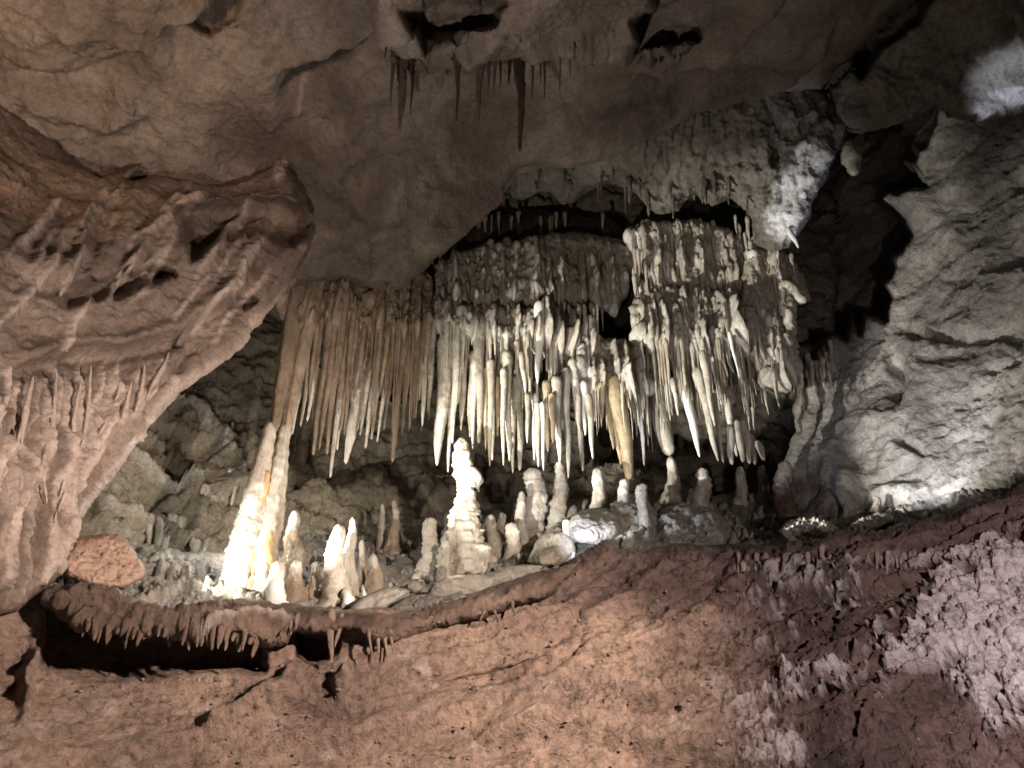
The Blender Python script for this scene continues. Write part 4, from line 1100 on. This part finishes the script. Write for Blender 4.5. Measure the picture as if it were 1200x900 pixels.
# ------------------------------------------------------------------ boulders, slabs and mounds
def blob(name, x, y, wpx, hpx, Y, mat, label, cat, group=None, depth=1.0, seed=1, rough=0.22, angular=0.0, tilt=0.0, n=26, part_of=None):
    sc = scale_at(y, Y)
    c = at(x, y, Y)
    u = np.linspace(0, np.pi, n); v = np.linspace(0, 2 * np.pi, 2 * n, endpoint=False)
    U_, V_ = np.meshgrid(u, v, indexing='ij')
    d = np.stack([np.sin(U_) * np.cos(V_), np.sin(U_) * np.sin(V_), np.cos(U_)], -1).reshape(-1, 3)
    r = np.ones(len(d))
    if angular:
        rg = np.random.default_rng(seed)
        pl = rg.normal(size=(11, 3)); pl /= np.linalg.norm(pl, axis=1, keepdims=True)
        pl[0] = (0.1, -1, 0.05)
        dist = rg.uniform(0.62, 0.9, 11); dist[0] = 0.55
        dots = d @ pl.T
        lim = np.where(dots > 0.05, dist / np.maximum(dots, 0.05), 9).min(1)
        r = np.minimum(r * 1.15, lim) * (angular) + r * (1 - angular)
    q = d + seed * 5.1
    r = r * (1 + rough * fbm(q, 1.3, 3, seed + 2) * 1.5 + rough * 0.35 * fbm(q, 5, 3, seed + 7))
    S = np.array([wpx * sc / 2, 0.5 * depth * (wpx + hpx) * sc / 2, hpx * sc / 2])
    P = d * r[:, None] * S
    ca, sa = math.cos(tilt), math.sin(tilt)
    P = np.stack([P[:, 0] * ca - P[:, 2] * sa, P[:, 1], P[:, 0] * sa + P[:, 2] * ca], -1) + c
    m = 2 * n
    i = np.arange(n - 1)[:, None] * m; j = np.arange(m)[None]; j2 = (j + 1) % m
    fq = np.stack([i + j, i + m + j, i + m + j2, i + j2], -1).reshape(-1, 4)
    o = mesh_obj(name, P, fq, mat, loc=c - np.array((0, 0, S[2])) if part_of is None else c, parent=part_of)
    if label:
        tag(o, label, cat, group)
    return o


def slab(name, poly, Y3, mat, label, cat, seed, group=None, fac=0.03, roll_w=5, roll=0.10, fine=0.010, skirt=0.45, mid=0.012, **kw):
    """a broken block: its outline, the plane of its face through three (px, py, Y), and a broken back"""
    (x1, y1, a), (x2, y2, b), (x3, y3, c) = Y3
    k = np.linalg.solve(np.array([[x1, y1, 1], [x2, y2, 1], [x3, y3, 1]], float), np.array([a, b, c], float))
    xs = [p[0] for p in poly]; ys = [p[1] for p in poly]
    ct = [(x, y, k[0] * x + k[1] * y + k[2]) for x in (min(xs), sum(xs) / len(xs), max(xs)) for y in (min(ys), max(ys))]
    o = sheet(name, poly, ct, mat, step=1.3, roll_w=roll_w, roll=roll, jit=1.5, warp=2, skirt=skirt, seed=seed, kind=None,
              relief=rough_relief(0.01, mid, fine, 200 + seed, fac=fac, fac_sc=5, fac2=fac * .6))
    return tag(o, label, cat, group)


slab('boulder', [(92, 628), (140, 625), (148, 634), (156, 645), (172, 665), (168, 678), (145, 690), (128, 692), (108, 688), (78, 676), (68, 660), (78, 642)], [(90, 630, 5.75), (165, 665, 5.85), (110, 690, 5.6)], 'pink',
     'flat-faced pinkish clay boulder at the left behind the ledge rim', 'boulder', 3, roll=0.14, roll_w=9, fac=0.04, mid=0.02, fine=.014)
slab('limestone_slab', [(402, 718), (425, 700), (445, 690), (462, 687), (484, 690), (476, 697), (455, 710), (443, 720), (425, 722)], [(402, 718, 5.9), (462, 688, 6.15), (443, 720, 5.95)], 'floor',
     'slanting speckled limestone slab, brightly lit, left one of its pair', 'slab', 5, 'slabs on the ledge')
slab('limestone_slab', [(445, 721), (462, 708), (478, 698), (500, 696), (520, 700), (540, 692), (548, 700), (520, 712), (480, 722)], [(445, 721, 5.88), (500, 697, 6.3), (540, 700, 6.0)], 'grey',
     'slanting grey limestone slab half in shade at the ledge rim', 'slab', 6, 'slabs on the ledge')
blob('limestone_slab', 535, 690, 80, 30, 6.5, 'floor', 'rough pale slab below the knobbly central stalagmite', 'slab', 'slabs on the ledge', seed=8, angular=0.5, rough=0.2, tilt=0.15, n=34)
blob('limestone_slab', 600, 676, 74, 26, 6.6, 'floor', 'smooth grey slab right of the foot of the central stalagmite', 'slab', 'slabs on the ledge', seed=9, angular=0.5, rough=0.15, tilt=0.2, n=34)
slab('flowstone_mound', [(618, 658), (628, 638), (640, 622), (656, 610), (670, 618), (676, 645), (660, 662), (636, 666)], [(620, 658, 6.75), (660, 612, 7.3), (660, 660, 6.7)], 'grey_drip', 'rounded grey flowstone mound left of the bright boulder', 'flowstone', 11, 'flowstone mounds', roll=0.35, roll_w=20, mid=0.05, fac=.02, fine=.014)
slab('boulder', [(664, 614), (672, 601), (690, 594), (712, 596), (728, 606), (733, 619), (722, 631), (700, 639), (678, 637), (667, 628)], [(665, 620, 6.75), (700, 595, 7.05), (700, 638, 6.65)], 'floor', 'round boulder shining bluish white in the lamp light', 'boulder', 12, roll=0.4, roll_w=24, mid=0.05, fac=.03, fine=.008)
slab('flowstone_mound', [(704, 660), (708, 618), (716, 590), (736, 578), (758, 584), (774, 606), (782, 640), (772, 660), (740, 666)], [(710, 655, 6.75), (740, 580, 7.5), (775, 655, 6.8)], 'grey_drip', 'fluted grey flowstone mound at the feet of the ribbed stalagmites', 'flowstone', 13, 'flowstone mounds', roll=0.3, roll_w=18, mid=0.05, fac=.02, fine=.014)
slab('flowstone_mound', [(762, 650), (766, 615), (774, 596), (800, 588), (826, 594), (846, 604), (860, 622), (850, 640), (820, 648), (790, 655)], [(765, 648, 6.7), (800, 590, 7.4), (850, 640, 6.8)], 'floor', 'wrinkled flowstone mound carrying the conical stalagmite', 'flowstone', 14, 'flowstone mounds', roll=0.35, roll_w=20, mid=0.05, fac=.06, fine=.012)
slab('boulder', [(912, 622), (922, 610), (945, 604), (965, 606), (980, 618), (988, 628), (970, 636), (948, 640), (925, 636)], [(915, 625, 6.5), (965, 606, 6.9), (948, 638, 6.3)], 'floor',
     'rough pitted boulder before the pale right wall, larger of two', 'boulder', 15, fac=0.06, fine=0.03)
slab('boulder', [(988, 630), (996, 616), (1012, 606), (1030, 600), (1048, 604), (1046, 612), (1024, 622), (1005, 630)], [(990, 628, 6.3), (1030, 600, 6.8), (1040, 614, 6.3)], 'floor',
     'rough low boulder at the foot of the right wall, smaller of two', 'boulder', 16, fac=0.06, fine=0.03)

# loose rubble and stumps all over the ledge floor, past counting
VV, FF, nv = [], [], 0
for k in range(460):
    x = U(330, 900) if k % 4 else U(180, 1060)
    yl_, yh_ = np.interp(x, [180, 330, 450, 600, 740, 900, 1060], [668, 668, 640, 610, 598, 594, 596]), np.interp(x, [180, 330, 450, 600, 740, 900, 1060], [705, 705, 712, 682, 645, 640, 610])
    y = U(yl_, yh_); Yf = surf(x, y, ('cave_floor',))
    if Yf is None: continue
    w = U(3, 9) * (1.7 if random.random() < .22 else 1)
    sc_ = scale_at(y, Yf)
    rg_ = np.random.default_rng(k)
    if k % 3 == 0:
        V, fq, ft = spindle(at(x, y + 4, Yf), at(x + U(-1, 1), y - w * U(1.0, 2.6), Yf), [(a_, b_ * .5 * w * sc_) for a_, b_ in PROF['mite']], seg=10, ring=.03, lump=.4, rib=.15, flare=.6, seed=k + 900)
    else:
        c_ = at(x, y, Yf); u_ = np.linspace(0, np.pi, 7); v_ = np.linspace(0, 2 * np.pi, 10, endpoint=False)
        A_, B_ = np.meshgrid(u_, v_, indexing='ij')
        d_ = np.stack([np.sin(A_) * np.cos(B_), np.sin(A_) * np.sin(B_), np.cos(A_)], -1).reshape(-1, 3)
        pl_ = rg_.normal(size=(8, 3)); pl_ /= np.linalg.norm(pl_, axis=1, keepdims=True)
        dt_ = d_ @ pl_.T
        r_ = np.minimum(1.0, np.where(dt_ > .05, rg_.uniform(.5, .9, 8) / np.maximum(dt_, .05), 9).min(1))
        V = d_ * r_[:, None] * np.array((U(.7, 1.3), 1, U(.5, .9))) * (w * sc_ * .7) + c_
        i_ = np.arange(6)[:, None] * 10; j_ = np.arange(10)[None]; j2_ = (j_ + 1) % 10
        fq = np.stack([i_ + j_, i_ + 10 + j_, i_ + 10 + j2_, i_ + j2_], -1).reshape(-1, 4)
    VV.append(V); FF.append(fq + nv); nv += len(V)
tag(mesh_obj('rubble', np.concatenate(VV), np.concatenate(FF), 'floor'), 'loose pale rubble and tiny stumps strewn over the ledge floor', 'rubble', kind='stuff')

# chips of rock and grit caught on the bank of the ledge, past counting
VV, FF, nv = [], [], 0
for k in range(900):
    x = U(0, 1200); y = np.interp(x, [0, 450, 740, 1000, 1200], [800, 770, 690, 690, 640]) + 210 * random.random() ** 1.1
    Yf = surf(x, y, ('ledge',))
    if Yf is None or y > 915: continue
    w = U(1.5, 5) * (1.9 if random.random() < .12 else 1); sc_ = scale_at(y, Yf); rg_ = np.random.default_rng(k + 7000)
    c_ = at(x, y, Yf); u_ = np.linspace(0, np.pi, 5); v_ = np.linspace(0, 2 * np.pi, 7, endpoint=False)
    A_, B_ = np.meshgrid(u_, v_, indexing='ij')
    d_ = np.stack([np.sin(A_) * np.cos(B_), np.sin(A_) * np.sin(B_), np.cos(A_)], -1).reshape(-1, 3)
    V = d_ * rg_.uniform(.55, 1.15, (len(d_), 1)) * np.array((U(.8, 1.6), .8, U(.4, .8))) * (w * sc_ * .6) + c_
    i_ = np.arange(4)[:, None] * 7; j_ = np.arange(7)[None]; j2_ = (j_ + 1) % 7
    VV.append(V); FF.append(np.stack([i_ + j_, i_ + 7 + j_, i_ + 7 + j2_, i_ + j2_], -1).reshape(-1, 4) + nv); nv += len(V)
V_ = np.concatenate(VV)
tag(mesh_obj('rock_chips', V_, np.concatenate(FF), 'ledge', attrs={'crust': np.clip(fbm(V_, 1.5, 2, 12) * 1.2, 0, .6), 'clay': np.full(len(V_), .5)}, smooth_sh=False), 'small broken chips and grit scattered over the brown bank of the ledge', 'rock chips', kind='stuff')

# drapery ribs on the left wall, paler than the mud they grew on
lwY = o_y['left_wall']; lw = bpy.data.objects['left_wall']
for k, pts in enumerate(RIBS):
    a = np.array(pts, float)
    # resample
    s = np.concatenate([[0], np.cumsum(np.hypot(*np.diff(a, axis=0).T))]); n = max(8, int(s[-1] / 4))
    tt = np.linspace(0, s[-1], n)
    x = np.interp(tt, s, a[:, 0]); y = np.interp(tt, s, a[:, 1])
    x = np.convolve(np.pad(x, 3, 'edge'), np.ones(7) / 7, 'valid')
    Yl = np.array([surf(a_, b_, ('left_wall',)) or float(lwY(a_, b_)) for a_, b_ in zip(x, y)])
    Yl = np.convolve(np.pad(Yl, 2, 'edge'), np.ones(5) / 5, 'valid')
    P = at(x, y, Yl + 0.004)
    seg = 10; th = np.linspace(0, 2 * np.pi, seg, endpoint=False)
    f = np.linspace(0, 1, n)
    r = 0.012 * (0.10 + np.sin(np.pi * f) ** .5 * .9 + .4 * np.exp(-((f - .6) / .15) ** 2))
    V = P[:, None] + r[:, None, None] * (np.cos(th)[None, :, None] * np.array((1, 0, 0)) + np.sin(th)[None, :, None] * np.array((0, 1.6, .3)))
    V = V.reshape(-1, 3); V = V + 0.006 * np.stack([fbm(V, 14, 2, 3), fbm(V, 14, 2, 4), V[:, 0] * 0], -1)
    i = np.arange(n - 1)[:, None] * seg; j = np.arange(seg)[None]; j2 = (j + 1) % seg
    mesh_obj('drapery_rib', V, np.stack([i + j, i + j2, i + seg + j2, i + seg + j], -1).reshape(-1, 4), 'left', parent=lw, attrs={'crust': np.full(len(V), .75)})
